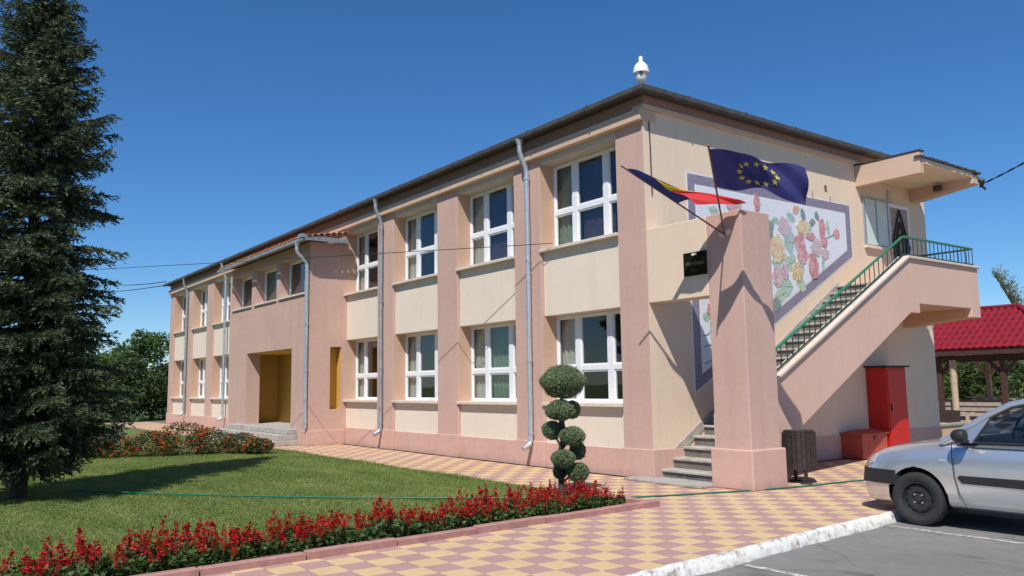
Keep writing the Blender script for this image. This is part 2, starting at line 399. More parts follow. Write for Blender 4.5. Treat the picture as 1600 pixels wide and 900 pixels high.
pav = struct('pavement', MB().prism([(2.1, -16), (kx(-16) + .02, -16), (kx(10.2) + .02, 10.2), (-36, 10.2), (-36, -2.08), (2.1, -2.08)], 2, -.19, -.028), 'joint')
def tile_mesh(name, mat): return MB().box(-S_ / 2 + .0045, S_ / 2 - .0045, -S_ / 2 + .0045, S_ / 2 - .0045, -.028, 0, bev=.004).mesh(name, mat)
tm = [tile_mesh('paving_tile', 'paver_yellow'), tile_mesh('paving_tile', 'paver_mauve')]
tiles = []
for i in range(-132, 20):
    for j in range(-60, 36):
        x = 2.1 + S_ * (i + .5); y = -2.08 + S_ * (j + .5)
        if j < 0 and i < 0: continue
        if x - S_ / 2 > kx(y) - .01 or x < -13.5 and y < -3: continue
        if j >= 0 and (x < 0 and y > -.1): continue
        tiles.append((math.hypot(x - 9.87, y + 10.2), x, y, (i + j) % 2))
tiles.sort(); rest = MB()
def seen(x, y):       # in front of the lens and inside the frame
    q = Vector((x - 9.8673, y + 10.2033, -1.62)); z = q.dot(Vector((-.7989, .5899, .1175)))
    return z > 0 and abs(q.dot(Vector((.5926, .8054, -.0142)))) < z * .64 and -q.dot(Vector((-.103, .0583, -.993))) > -z * .37
cnt = 0
def clip_tile(x, y):
    h = S_ / 2 - .0045; P = [(x - h, y - h), (x + h, y - h), (x + h, y + h), (x - h, y + h)]; out = []
    for a, b in zip(P, P[1:] + P[:1]):
        da, db = kx(a[1]) + .005 - a[0], kx(b[1]) + .005 - b[0]
        if da >= 0: out.append(a)
        if da * db < 0: f = da / (da - db); out.append((a[0] + (b[0] - a[0]) * f, a[1] + (b[1] - a[1]) * f))
    return out
for d_, x, y, c_ in tiles:
    if x + S_ / 2 > kx(y) - .03:
        P = clip_tile(x, y)
        if len(P) > 2:
            if cnt < 300 and seen(x, y): MB().prism(P, 2, -.028, 0).build('paving_tile', ('paver_yellow', 'paver_mauve')[c_], pav); cnt += 1
            else: rest.prism(P, 2, -.028, 0, c_)
        continue
    if cnt < 300 and seen(x, y):
        link('paving_tile', tm[c_], pav, (x, y, random.uniform(-.0015, .0015)), (random.gauss(0, .003), random.gauss(0, .003), 0)); cnt += 1
    else:
        rest.box(x - S_ / 2 + .0045, x + S_ / 2 - .0045, y - S_ / 2 + .0045, y + S_ / 2 - .0045, -.028, random.uniform(-.0012, .0012), c_)
tag(rest.build('paving_tiles', ['paver_yellow', 'paver_mauve'], pav), kind='stuff')
# edging stones of the lawn bed
ed = MB().box(-.05, .05, -.49, .49, -.18, .075, bev=.012).mesh('edging_stone', 'edging')
def bx_off(y): return .036 * (-2.1 - y)
bed = struct('flower_bed_soil', MB().prism([(1.30, -13), (1.995 + bx_off(-13), -13), (1.995 + bx_off(-2.35), -2.35), (1.30, -2.35)], 2, -.15, .012), 'soil')
for i in range(12):
    link('edging_stone', ed, bed, (2.045 + bx_off(-2.58 - i * .995) + random.gauss(0, .005), -2.58 - i * .995, random.gauss(0, .006)), (0, 0, .036 + random.gauss(0, .006)))
for i in range(1):
    link('edging_stone', ed, bed, (1.5, -2.13, -.01), (0, 0, R(90)))

# ---------------------------------------------------------------- grass
def lawn_grass():
    n = 430000
    # denser close to the lens
    x = RNG.uniform(-13, 1.5, n * 3); y = RNG.uniform(-13.5, -2.1, n * 3)
    fx, fy = x - 9.867, y + 10.203
    z = -.805 * fx + .593 * fy; r = .593 * fx + .805 * fy
    keep = (np.abs(r) < z * .67 + .5) & (RNG.random(n * 3) < np.clip(11. / z, .35, 1) ** 1.5)
    x, y = x[keep][:n], y[keep][:n]; n = len(x)
    h = RNG.uniform(.016, .036, n) * (1 + .25 * np.sin(x * 1.7) * np.sin(y * 2.3))
    edge = y > -2.32; h[edge] *= RNG.uniform(1.2, 2.4, edge.sum())
    a = RNG.uniform(0, 2 * math.pi, n); wd = RNG.uniform(.004, .007, n); ln = RNG.normal(0, .018, (n, 2))
    base = np.stack([x, y, np.full(n, -.012)], 1)
    dx = np.stack([np.cos(a) * wd, np.sin(a) * wd, np.zeros(n)], 1)
    tip = base + np.stack([ln[:, 0], ln[:, 1], h], 1)
    V = np.stack([base - dx, base + dx, tip], 1).reshape(-1, 3)
    o = raw_mesh('lawn_grass', V, 3, n, 'grass'); tag(o, 'mown green lawn grass in front of the building', 'grass', kind='stuff')
lawn_grass()

# ---------------------------------------------------------------- the building
B = thing('town_hall', (-16, 5, 0), 'long two storey pink and cream town hall with pilasters and flat roofline', 'building')
W = 9.72; XL = -32.1
PER = 3.14; OPW = 2.24; REC = .36
near = [(-2.95 - PER * i, -.71 - PER * i) for i in range(4)]; near[3] = (-12.2, near[3][1])
far = [(-31.33, -29.09), (-28.22, -25.98), (-25.11, -22.87)]
openings = near + far
# pilasters with their plinths
pil = [(-.71, 0)] + [(near[i + 1][1], near[i][0]) for i in range(3)] + [(XL, -31.33), (-29.09, -28.22), (-25.98, -25.11), (-22.87, -19.0)]
for a, b in pil:
    p = MB().box(a, b, 0, .5, .47, 6.5).build('pilaster', 'pink', B, bevel=.012)
    MB().box(a - .03, b + (.03 if b < -.01 else .03), -.035, .45, 0, .50).build('plinth', 'pink_plinth', p, bevel=.012)
for a, b in openings:
    MB().box(a, b, .07, .55, 2.98, 4.27).build('spandrel_panel', 'cream', B, bevel=.006)
    p = MB().box(a, b, .07, .55, .44, 1.20).build('spandrel_panel', 'cream', B, bevel=.006)
    MB().box(a + .031, b - .031, .035, .5, 0, .47).build('plinth', 'pink_plinth', p)
    MB().box(a, b, .02, .55, 6.10, 6.30).build('lintel', 'lintel', B, bevel=.01)
    for zz0, zz1 in ((1.2, 2.98), (4.27, 6.1)):       # warmer plaster on both window jambs
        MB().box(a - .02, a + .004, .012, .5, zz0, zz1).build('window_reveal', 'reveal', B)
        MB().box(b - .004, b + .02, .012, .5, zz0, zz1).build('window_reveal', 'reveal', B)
# wall body behind
MB().box(-19.0, -12.21, 0, .5, 2.9, 6.5).build('wall', 'pink', B)
MB().box(-19.0, -18.47, 0.001, .5, 0, 2.9).build('wall', 'pink', B)
MB().box(-12.5, -12.21, .10, .5, 0, 2.9).build('wall', 'pink', B)
MB().box(XL + .01, -.02, .56, .60, 0, .9).box(XL + .01, -.3, W - .3, W, 0, 6.6).build('back_wall', 'cream', B)
MB().box(XL, XL + .3, .004, W, 0, 6.6).build('side_wall', 'cream', B)
MB().box(-.3, .005, .004, W, .02, 6.62).build('end_wall', 'cream_end', B)
MB().box(-.2, .026, .01, W + .02, 0, .49).build('plinth', 'pink_plinth', B, bevel=.01)
MB().box(XL + .3, -.3, .5, W - .3, 3.02, 3.28).box(XL + .3, -.3, .5, W - .3, 6.28, 6.4).box(XL + .3, -.3, .6, W - .3, .2, .4).build('floor_slab', 'inside', B)
MB().box(XL + .3, -.3, 4.4, 4.5, .4, 6.28).build('corridor_wall', 'inside', B)
for x in (-3.4, -6.5, -9.7, -12.9, -25.5, -28.6):
    MB().box(x - .06, x + .06, .6, 4.4, .4, 6.28).build('partition_wall', 'inside', B)
# frieze, band, moulding
MB().box(XL - .05, -.002, -.02, .4, 6.30, 6.69).build('frieze', 'frieze', B)
MB().box(-.3, .05, -.021, W + .05, 6.44, 6.69).build('frieze', 'frieze', B)
MB().box(XL - .08, .035, -.11, .3, 6.225, 6.43).build('cornice_band', 'band', B, bevel=.012)
MB().box(-.2, .075, -.06, W + .04, 6.432, 6.515).build('cornice_moulding', 'band', B, bevel=.012)
# roof and gutters
rf = MB(); e = .30; x0, x1, y0, y1 = XL - e, e, -e, W + e; zt = 6.74; zr = 7.75
rf.add([(x0, y0, zt), (x1, y0, zt), (x1, y1, zt), (x0, y1, zt), (x0 + 5, 4.86, zr), (x1 - 5, 4.86, zr)], [(0, 1, 5, 4), (1, 2, 5), (2, 3, 4, 5), (3, 0, 4), (3, 2, 1, 0)])
rf.box(x0 + .04, x1 - .04, y0 + .04, y1 - .04, 6.675, 6.735)
rf = rf.build('roof', 'roofing', B)
MB().box(x0 - .02, x1 + .01, y0 - .02, y0 + .09, 6.655, 6.752).build('gutter', 'gutter', rf, bevel=.015)
MB().box(x1 - .09, x1 + .02, y0 + .092, y1 + .02, 6.655, 6.752).build('gutter', 'gutter', rf, bevel=.015)
gb = MB().box(-.012, .012, -.01, .01, -.055, .055)
gm = gb.mesh('gutter_joint', 'gutter')
for i in range(18): link('gutter_joint', gm, rf, (-1.1 - 1.8 * i, y0 - .025, 6.703))
for i in range(6): link('gutter_joint', gm, rf, (x1 + .024, .9 + 1.6 * i, 6.703), (0, 0, R(90)))

def window(a, b, z0, z1, y, trans, cols, parent=B, sill=True, seed=0, mull=None):
    """PVC window: frame with mullions, panes as sub-parts"""
    rr = random.Random(seed); W_ = b - a; fw = .042; d0, d1 = y, y + .07
    if mull is None:
        L = W_ / OPW; xs = [a + fw, a + .585 * L, a + .735 * L, b - .735 * L, b - .585 * L, b - fw]
    else: xs = mull(a, b, fw)
    m = MB(); m.box(a, b, d0, d1, z0, z0 + fw).box(a, b, d0, d1, z1 - fw, z1).box(a, a + fw, d0 + .001, d1, z0 + fw, z1 - fw).box(b - fw, b, d0 + .001, d1, z0 + fw, z1 - fw)
    for i in range(1, len(xs) - 1, 2): m.box(xs[i], xs[i + 1], d0 + .002, d1, z0 + fw, z1 - fw)
    cells = [(xs[i], xs[i + 1]) for i in range(0, len(xs), 2)]
    zs = [(z0 + fw, z1 - fw)]
    if trans:
        zs = [(z0 + fw, trans - .05), (trans + .05, z1 - fw)]
        for c0, c1 in cells: m.box(c0, c1, d0 + .003, d1, trans - .05, trans + .05)
    o = m.build('window', 'pvc', parent, bevel=.006)
    for c0, c1 in cells:
        for q0, q1 in zs:
            g = .030
            MB().box(c0, c1, d0 + .02, d1 - .01, q0, q0 + g).box(c0, c1, d0 + .02, d1 - .01, q1 - g, q1).box(c0, c0 + g, d0 + .021, d1 - .01, q0 + g, q1 - g).box(c1 - g, c1, d0 + .021, d1 - .01, q0 + g, q1 - g).build('sash', 'pvc', o)
            MB().box(c0 + g, c1 - g, d0 + .038, d0 + .044, q0 + g, q1 - g).build('pane', 'glass', o)
    if sill: MB().box(a - .02, b + .004, -.045 + (y - REC), y + .01, z0 - .06, z0).build('sill', 'sill', o, bevel=.006)
    # pleated curtains behind
    for cx0, cx1, cm in cols(a, b, rr):
        n = max(4, int((cx1 - cx0) / .05)); c = MB()
        for i in range(n + 1):
            xx = cx0 + (cx1 - cx0) * i / n; yy = y + .13 + .025 * math.sin(i * 2.1) + .01 * rr.random()
            c.v += [(xx, yy, z0 + .03), (xx, yy, z1 + .1)]
        for i in range(n): c.f.append((2 * i, 2 * i + 2, 2 * i + 3, 2 * i + 1)); c.m.append(0)
        c.build('curtain', cm, o, smooth=80)
    return o
def drapes(lc, rc, wl=.35, wr=.3, mid=None):
    def f(a, b, rr):
        W_ = b - a; out = [(a + .02, a + wl * W_, lc), (b - wr * W_, b - .02, rc)]
        if mid: out.append((a + wl * W_ + .1, b - wr * W_ - .1, mid))
        return out
    return f
up = [drapes('curtain_green', 'curtain', .30, .2, 'curtain_plum'), drapes('curtain', 'curtain', .22, .2, 'curtain_plum'), drapes('curtain', 'curtain_rose', .25, .2), drapes('curtain', 'curtain', .2, .2)]
lo = [drapes('curtain', 'curtain', .28, .2), drapes('curtain', 'curtain', .24, .25, 'curtain_green'), drapes('curtain', 'curtain', .25, .2), drapes('curtain', 'curtain', .3, .2)]
for i, (a, b) in enumerate(openings):
    j = i % 4
    window(a + .006, b - .006, 4.40 - .07, 6.095, REC, 5.10, up[j], seed=i)
    window(a + .006, b - .006, 1.26, 2.975, REC, 1.93, lo[j], seed=i + 50)

# downpipes
def downpipe(x, yw, zt, yg, zb=.62, spout=True, name='downpipe', mat='zinc_new'):
    r_ = .052; yp = yw - .085
    pts = [(x, yg, zt), (x, yg, zt - .22), (x, yg + .02, zt - .30), (x, yp - .02, zt - .56), (x, yp, zt - .64)]
    zz = zt - .64
    while zz - 1.0 > zb: zz -= 1.0; pts.append((x + random.gauss(0, .004), yp, zz))
    pts += [(x, yp, zb)]
    if spout: pts += [(x, yp - .03, zb - .07), (x, yp - .19, zb - .15)]
    o = MB().tube(pts, r_, 14).build(name, mat, B, smooth=50)
    for z in (zt - .8, zb + .15, (zt + zb) / 2 + .3, zb + 1.6):
        MB().tube([(x, yp, z - .02), (x, yp, z + .02)], r_ + .012, 14).build('pipe_clamp', mat, o, smooth=40)
    MB().tube([(x, yg, zt + .02), (x, yg, zt - .1)], [.085, .06], 14).build('hopper', mat, o, smooth=40)
    return o
downpipe(-3.28, 0, 6.66, -.25, .50); downpipe(-9.77, 0, 6.66, -.25, .52, mat='zinc')
downpipe(-28.85, 0, 6.66, -.25, .62, mat='zinc'); downpipe(-23.2, 0, 6.66, -.25, .55)

# entrance block
EX0, EX1, EY = -19.2, -12.2, -1.08
OX0, OX1, OZ = -17.5, -13.5, 2.78
blk = MB().box(EX0, OX0, EY, EY + .46, 0.01, OZ).box(OX1, EX1 - .31, EY, EY + .46, 0.01, OZ).box(EX0, EX0 + .3, EY + .46, 0, .01, OZ)
wz0, wz1 = 4.36, 5.48; wins = [(-19.05, -17.13), (-16.76, -14.84), (-14.57, -12.6)]
blk.box(EX0, EX1, EY, -.001, OZ, wz0).box(EX0, EX1, EY, -.001, wz1, 5.80).box(EX1 - .2, EX1, -.001, .52, .011, 5.80)
xs = [EX0] + [v for w_ in wins for v in w_] + [EX1]
for i in range(0, len(xs), 2): blk.box(xs[i], xs[i + 1], EY, -.001, wz0, wz1)
# side wall with its narrow niche
blk.box(EX1 - .31, EX1, EY, -.44, .011, OZ).box(EX1 - .31, EX1, -.10, -.001, .011, OZ).box(EX1 - .31, EX1 - .001, -.44, -.10, .011, 1.0)
eb = blk.build('entrance_block', 'pink', B)
MB().box(EX0 - .03, OX0 - .002, EY - .035, EY + .1, 0, .42).build('plinth', 'pink_plinth', eb, bevel=.01)
MB().prism([(OX1 + .002, EY - .035), (EX1 + .035, EY - .035), (EX1 + .035, .03), (EX1 - .1, .03), (EX1 - .1, EY + .1), (OX1 + .002, EY + .1)], 2, 0, .42).build('plinth', 'pink_plinth', eb, bevel=.01)
MB().box(-18.42, -12.49, .34, .38, .4, OZ + .2).build('porch_back_wall', 'ochre', eb)
MB().box(-18.46, -18.401, EY + .461, .339, .4, OZ).build('porch_side_wall', 'ochre', eb)
MB().box(-12.56, -12.512, EY + .461, .339, .4, OZ).build('porch_side_wall', 'ochre', eb)
MB().box(-18.4, -12.57, EY + .02, .339, OZ - .02, OZ + .05).build('porch_ceiling', 'ochre', eb)
MB().box(EX1 - .325, EX1 - .29, -.43, -.11, 1.0, OZ).build('niche_back', 'ochre', eb)
MB().box(EX1 - .29, EX1 - .03, -.4395, -.43, 1.0, OZ).build('niche_side', 'ochre', eb)
MB().box(EX1 - .29, EX1 - .03, -.11, -.1005, 1.0, OZ).build('niche_side', 'ochre', eb)
MB().box(-18.4, -12.57, EY + .47, .338, .02, .45).box(OX0 + .001, OX1 - .001, EY + .005, EY + .47, .02, .45).build('porch_floor', 'step_stone', eb)
def two(a, b, fw):
    c = a + (b - a) * .66; return [a + fw, c, c + .07, b - fw]
dw = [lambda a, b, rr: [(a + .05, a + .5, 'curtain_plum')], lambda a, b, rr: [(a + .05, b - .05, 'curtain_green')], lambda a, b, rr: [(a + .3, b - .1, 'curtain_rose')]]
for i, (a, b) in enumerate(wins):
    o = window(a + .004, b - .004, wz0 + .003, wz1 - .003, EY + .30, None, lambda a, b, rr, i=i: [(c0, c1, m_) for c0, c1, m_ in dw[i](a, b, rr)], sill=False, seed=90 + i, mull=two)
    MB().box(a - .04, b + .04, EY - .05, EY + .31, wz0 - .05, wz0 + .002).build('sill', 'sill', o, bevel=.006)
# its tiled roof
br = MB().add([(EX0 - .3, EY - .36, 5.80), (EX1 + .44, EY - .36, 5.78), (EX1 + .44, -.12, 6.0), (EX0 - .3, -.12, 6.02), (EX0 - .3, EY - .36, 5.84), (EX1 + .44, EY - .36, 5.85), (EX1 + .44, -.12, 6.07), (EX0 - .3, -.12, 6.06)],
               [(3, 2, 1, 0), (4, 5, 6, 7), (0, 1, 5, 4), (1, 2, 6, 5), (2, 3, 7, 6), (3, 0, 4, 7)]).build('porch_roof', 'frieze', B)
def barrel(L=.42, r=.085, n=6):
    mb = MB()
    for yy, rr, zz in ((0, r, 0), (L, r * .86, .02)):
        for k_ in range(n + 1):
            a = math.pi * k_ / n; mb.v.append((rr * math.cos(a), yy, zz + rr * .75 * math.sin(a)))
        for k_ in range(n + 1):
            a = math.pi * k_ / n; mb.v.append(((rr - .015) * math.cos(a), yy, zz + (rr - .015) * .75 * math.sin(a)))
    q = n + 1
    for k_ in range(n):
        mb.f += [(k_, k_ + 1, 2 * q + k_ + 1, 2 * q + k_), (q + k_, 2 * q + q + k_, 2 * q + q + k_ + 1, q + k_ + 1), (k_, q + k_, q + k_ + 1, k_ + 1)]; mb.m += [0] * 3
    return mb.mesh('roof_tile', 'clay', smooth=50)
tb = barrel(); sl_ = math.atan2(.22, 1.32)
for i in range(39):
    for j in range(4):
        link('roof_tile', tb, br, (EX0 - .2 + i * .197 + random.gauss(0, .006), EY - .40 + j * .33, 5.835 + j * .055 + random.gauss(0, .004)), (sl_ + random.gauss(0, .02), 0, random.gauss(0, .03)))
for j in range(7):
    link('roof_tile', tb, br, (EX1 + .53, EY - .25 + j * .185, 5.845 + j * .03), (0, R(10), R(90) + random.gauss(0, .06)))
MB().box(EX0 - .32, EX1 + .46, EY - .46, EY - .37, 5.72, 5.80).build('gutter', 'zinc', br, bevel=.02)
MB().box(EX1 + .441, EX1 + .49, EY - .36, -.13, 5.74, 5.87).build('flashing', 'zinc', br, bevel=.008)
MB().box(EX1 + .2, EX1 + .50, EY - .475, EY - .362, 5.802, 5.91).build('flashing', 'zinc', br, bevel=.008)
downpipe(EX1 - .02, EY, 5.74, EY - .40, .50, spout=False)
# entrance steps
for i in range(3):
    MB().box(-18.7 + .12 * i, -12.75 - .06 * i, EY - .95 + .30 * i, EY + .004, .15 * i + .002, .15 * (i + 1)).build('entrance_step', 'step_stone', eb, bevel=.015)

# ---------------------------------------------------------------- outside staircase (end wall)
SX = 1.55; y00 = .18; rise = .1727; run = .277; NS = 21
st = MB().prism([(.80, 1.36), (5.78, 4.02), (8.75, 4.02), (8.75, 2.93), (8.33, 2.93), (8.33, 3.12), (6.14, 3.12), (6.14, 2.93), (5.78, 2.93), (.35, -.02), (.35, .6)], 0, SX - .15, SX).build('stair_parapet', 'stair_pink', B, bevel=.012)
MB().prism([(.80, 1.362), (5.78, 4.022), (8.80, 4.022), (8.80, 4.075), (5.76, 4.075), (.80, 1.42)], 0, SX - .19, SX + .05).build('coping', 'coping', st, bevel=.01)
MB().box(.006, SX - .152, 8.60, 8.75, 3.12, 4.02).build('landing_end_wall', 'stair_pink', st)
for ya, yb in ((5.785, 6.135), (8.335, 8.745)):
    MB().prism([(0, 2.80), (SX - .151, 2.935), (SX - .151, 3.118), (0, 3.118)], 1, ya, yb).build('landing_beam', 'peach', st, bevel=.01)
MB().box(.006, SX - .151, 6.0, 8.598, 3.119, 3.622).build('landing_slab', 'peach', st)
MB().prism([(.6, .02), (5.78, 2.86), (5.78, 3.10), (.3, .02)], 0, .006, SX - .151).build('stair_soffit', 'peach', st)
for i in range(NS):
    z = rise * (i + 1); y = y00 + run * i
    sp = MB().box(.012, SX - .155, y, y + run + .04, max(0, z - .25), z - .045).build('stair_step', 'riser_worn_shade', st)
    MB().box(.012, SX - .156, y - .035, y + run + .02, z - .045, z).build('tread', 'step_stone', sp, bevel=.012)
# skirting of the stair along the wall: worn render stepping up
MB().prism([(y00 - .22, 0), (y00 + 5.6, 3.49), (y00 + 5.6, 3.70), (y00 - .10, .24)], 0, .0055, .022).build('stair_skirting', 'concrete', st)
MB().box(-.35, 1.30, -.38, .17, .002, .045).build('threshold_slab', 'concrete', st, bevel=.01)
# portal: pillar and beam
PX0, PX1, PY1, PZ = 1.32, 2.0, .72, 4.27
po = MB().box(PX0, PX1, 0, PY1, .55, PZ).build('portal_pillar', 'pink', B, bevel=.015)
MB().box(PX0 - .055, PX1 + .055, -.055, PY1 + .055, 0, .60).build('plinth', 'pink_plinth', po, bevel=.02)
MB().box(PX0 - .06, PX0 + .02, .06, PY1 - .1, .6, 1.12).build('parapet_end', 'cream', po, bevel=.01)
MB().box(.004, PX0 - .001, .0, .34, 2.98, PZ - .003).build('portal_beam', 'cream_end', B, bevel=.012)
# railing (green handrail, dark balusters)
RX = SX - .06
def railz(y): return 4.075 if y > 5.78 else 1.40 + (y - .8) * .5335
rl = MB().tube([(RX, 1.0, railz(1.0) + .42), (RX, 5.72, railz(5.72) + .42), (RX, 5.82, 4.47), (RX, 8.7, 4.47)], .026, 10).build('handrail', 'green_paint', B, smooth=50)
MB().tube([(RX, 8.7, 4.47), (.1, 8.7, 4.47)], .022, 8).build('handrail', 'green_iron', rl, smooth=50)
MB().tube([(RX, 1.0, railz(1.0) + .07), (RX, 5.76, railz(5.76) + .07), (RX, 8.7, 4.12)], .016, 8).build('bottom_rail', 'green_iron', rl, smooth=50)
bl = MB().box(-.0065, .0065, -.0065, .0065, 0, .355).mesh('baluster', 'green_iron')
y = 1.05
while y < 8.72:
    link('baluster', bl, rl, (RX, y, railz(y) + .05)); y += .17
x = RX - .13
while x > .1: link('baluster', bl, rl, (x, 8.7, 4.08)); x -= .17
# canopy over the upper door
cp = MB().box(.006, 1.48, 6.70, 6.86, 5.92, 6.40).build('canopy', 'band', B, bevel=.012)
MB().prism([(.006, 6.16), (1.48, 6.16), (1.48, 6.26), (.006, 6.40)], 1, 6.861, 9.05).build('canopy_slab', 'cream_end', cp)
MB().prism([(.006, 5.86), (.2, 5.86), (1.48, 6.02), (1.48, 6.24), (.006, 6.24)], 1, 9.05, 9.34).build('canopy_beam', 'band', cp, bevel=.012)
ce = MB()
for i in range(40):      # ragged roofing felt along the edge
    y = 6.66 + i * .068; ce.box(1.38, 1.52 + random.uniform(-.01, .025), y, y + .072, 6.262 + random.uniform(-.006, .006), 6.30 + random.uniform(-.01, .02))
ce.prism([(0, 6.405), (1.50, 6.405), (1.50, 6.43), (0, 6.43)], 1, 6.68, 6.9)
ce.build('roofing_felt', 'roofing', cp)
MB().tube([(1.40, 9.30, 6.2), (1.55, 9.36, 6.1), (1.50, 9.40, 5.96)], [.05, .07, .04], 7).tube([(1.5, 9.38, 6.05), (1.58, 9.42, 5.9)], .03, 6).build('cable_bracket', 'wire', cp)
MB().lathe([(0, -.13), (.09, -.13), (.1, -.02), (.03, 0)], 12, c=(.75, 8.9, 6.1)).build('canopy_lamp', 'iron', cp, smooth=40)
# door and panel on the upper landing
dr = MB().box(-.02, .02, 8.03, 8.83, 3.62, 5.62).build('landing_door', 'plank_grey', B)
MB().box(-.01, .04, 7.97, 8.03, 3.62, 5.70).box(-.01, .04, 8.83, 8.89, 3.62, 5.70).box(-.01, .045, 8.03, 8.83, 5.62, 5.70).build('door_frame', 'pvc', dr)
gr = MB()
for k_, s_ in enumerate((1, .68, .36)):
    cy_, cz = 8.43, 4.70; hy, hz = .38 * s_, .88 * s_
    pts = [(cy_ - hy, cz), (cy_, cz + hz), (cy_ + hy, cz), (cy_, cz - hz)]
    for i in range(4):
        a_, b_ = pts[i], pts[(i + 1) % 4]; gr.bar((.05, a_[0], a_[1]), (.05, b_[0], b_[1]), .03, .035, up=(1, 0, 0))
gr.build('door_grille', 'iron', dr)
pn = MB().box(.0, .03, 6.98, 7.92, 4.66, 5.70).build('frosted_window', 'frost_panel', B)
MB().box(0, .05, 6.92, 6.98, 4.62, 5.74).box(0, .05, 7.92, 7.97, 4.62, 5.74).box(0, .05, 6.98, 7.92, 5.70, 5.74).box(0, .05, 7.43, 7.46, 4.66, 5.70).build('window_frame', 'zinc', pn)
MB().box(0, .09, 6.90, 7.99, 4.56, 4.62).build('sill', 'sill', pn)
MB().box(.0, .06, 8.0, 8.16, 5.74, 6.0).build('junction_box', 'lintel', B, bevel=.01)
# old fixings on the wall and the corner cable
MB().box(.0, .012, 5.48, 5.56, 5.66, 5.80).build('rust_patch', 'rust', B)
MB().box(.0, .01, 5.02, 5.04, 5.40, 5.62).build('wall_stain', 'rust', B)
MB().box(.0, .01, 5.66, 5.68, 5.36, 5.58).build('wall_stain', 'rust', B)
MB().tube([(.02, .13, 6.42), (.02, .15, 5.8), (.02, .155, 5.2), (.02, .16, 4.9)], .011, 6).build('wall_cable', 'wire', B)

# ---------------------------------------------------------------- mural (mosaic on the end wall)
def offs(poly, d):
    n = len(poly); out = []
    for i in range(n):
        p0, p1, p2 = (Vector(poly[(i + k_) % n]) for k_ in (-1, 0, 1))
        e1 = (p1 - p0).normalized(); e2 = (p2 - p1).normalized(); n1 = Vector((-e1.y, e1.x)); n2 = Vector((-e2.y, e2.x))
        k_ = 1 / (1 + n1.dot(n2)); out.append(tuple(p1 + (n1 + n2) * k_ * d))
    return out
MP = [(1.07, 1.40), (6.41, 4.30), (6.41, 5.48), (1.07, 5.46)]
mu = MB().prism(MP, 0, .0, .010).build('mural', 'mo_line', B)
MB().prism(offs(MP, .03), 0, .0, .014).build('border', 'mo_border', mu)
MB().prism(offs(MP, .215), 0, .0, .017).build('border_line', 'mo_line', mu)
MB().prism(offs(MP, .245), 0, .0, .020).build('field', 'mo_white', mu)
LIGHT = dict(mo_red='mo_pink', mo_mauve='mo_pink', mo_yellow='mo_cream', mo_pink='mo_cream', mo_orange='mo_yellow')
def blob(cy, cz, ry, rz, mat, x=.022, name='rose', rag=.16, n=14, rot=0, petals=True, inner=None):
    pts = []; c, s_ = math.cos(rot), math.sin(rot)
    for i in range(n):
        a = 2 * math.pi * i / n; q = (1 + random.uniform(-rag, rag)) * (.88 if inner else .9)
        u, v = ry * q * math.cos(a), rz * q * math.sin(a)
        pts.append((cy + u * c - v * s_, cz + u * s_ + v * c))
    o = MB().prism(pts, 0, .0, x).build(name, mat, mu)
    if inner:
        k_ = 0
        for ringr, cnt_ in ((.72, 7), (.40, 5), (.0, 1)):
            for i in range(cnt_):
                a = 6.283 * i / cnt_ + random.uniform(-.3, .3); mt = random.choice((inner, mat, LIGHT.get(mat, mat), inner)); k_ += 1
                py, pz = cy + ry * ringr * math.cos(a), cz + rz * ringr * math.sin(a); w_ = .23 if ringr else .2
                q = []
                for j in range(7):     # crescent petals turned around the heart of the rose
                    b_ = j / 7 * 6.283; e1, e2 = .26 * math.cos(b_) * random.uniform(.75, 1.2), w_ * .55 * math.sin(b_) * random.uniform(.75, 1.2)
                    q.append((py + ry * (e1 * -math.sin(a) + e2 * math.cos(a)), pz + rz * (e1 * math.cos(a) + e2 * math.sin(a))))
                MB().prism(q, 0, .0, x + .0006 + .00008 * k_).build('petal', mt, mu)
    elif name == 'leaf':
        MB().bar((x, cy - ry * .7 * c, cz - ry * .7 * s_), (x, cy + ry * .7 * c, cz + ry * .7 * s_), .012, .004, up=(1, 0, 0)).build('leaf_vein', 'mo_dark', mu)
    return o
def leafs(L, x):
    for k_, (cy, cz, a, b_, mat, r_) in enumerate(L): blob(cy, cz, a, b_, mat, x + .0002 * k_, 'leaf', .22, 12, r_)
leafs([(3.67, 4.81, .16, .09, 'mo_green', 0), (4.21, 4.94, .17, .10, 'mo_teal', -.5), (4.63, 5.03, .10, .17, 'mo_dark', .2), (5.11, 5.07, .08, .13, 'mo_dark', .2), (4.93, 4.91, .12, .10, 'mo_dark', .6),
       (5.50, 4.84, .07, .2, 'mo_green', .1), (4.09, 4.42, .22, .26, 'mo_teal', 0), (4.12, 3.99, .22, .2, 'mo_green', .4), (3.68, 3.96, .22, .2, 'mo_teal', 0), (3.69, 3.30, .25, .16, 'mo_lime', .3), (3.53, 3.10, .2, .14, 'mo_dark', .4),
       (4.40, 3.62, .14, .25, 'mo_lime', .6), (5.24, 4.07, .06, .2, 'mo_green', 0), (1.78, 4.80, .16, .10, 'mo_green', 0), (2.2, 4.3, .2, .15, 'mo_teal', .4), (2.7, 3.6, .3, .2, 'mo_green', .2), (3.2, 3.0, .3, .2, 'mo_dark', .5),
       (1.45, 2.79, .11, .10, 'mo_green', .5), (1.62, 2.58, .09, .2, 'mo_green', .2), (3.95, 3.5, .2, .25, 'mo_green', 0), (4.45, 3.95, .14, .16, 'mo_lime', 0), (4.8, 4.75, .12, .14, 'mo_lime', .4), (3.45, 4.45, .16, .2, 'mo_dark', .2), (3.50, 4.70, .14, .1, 'mo_dark', .3)], .0205)
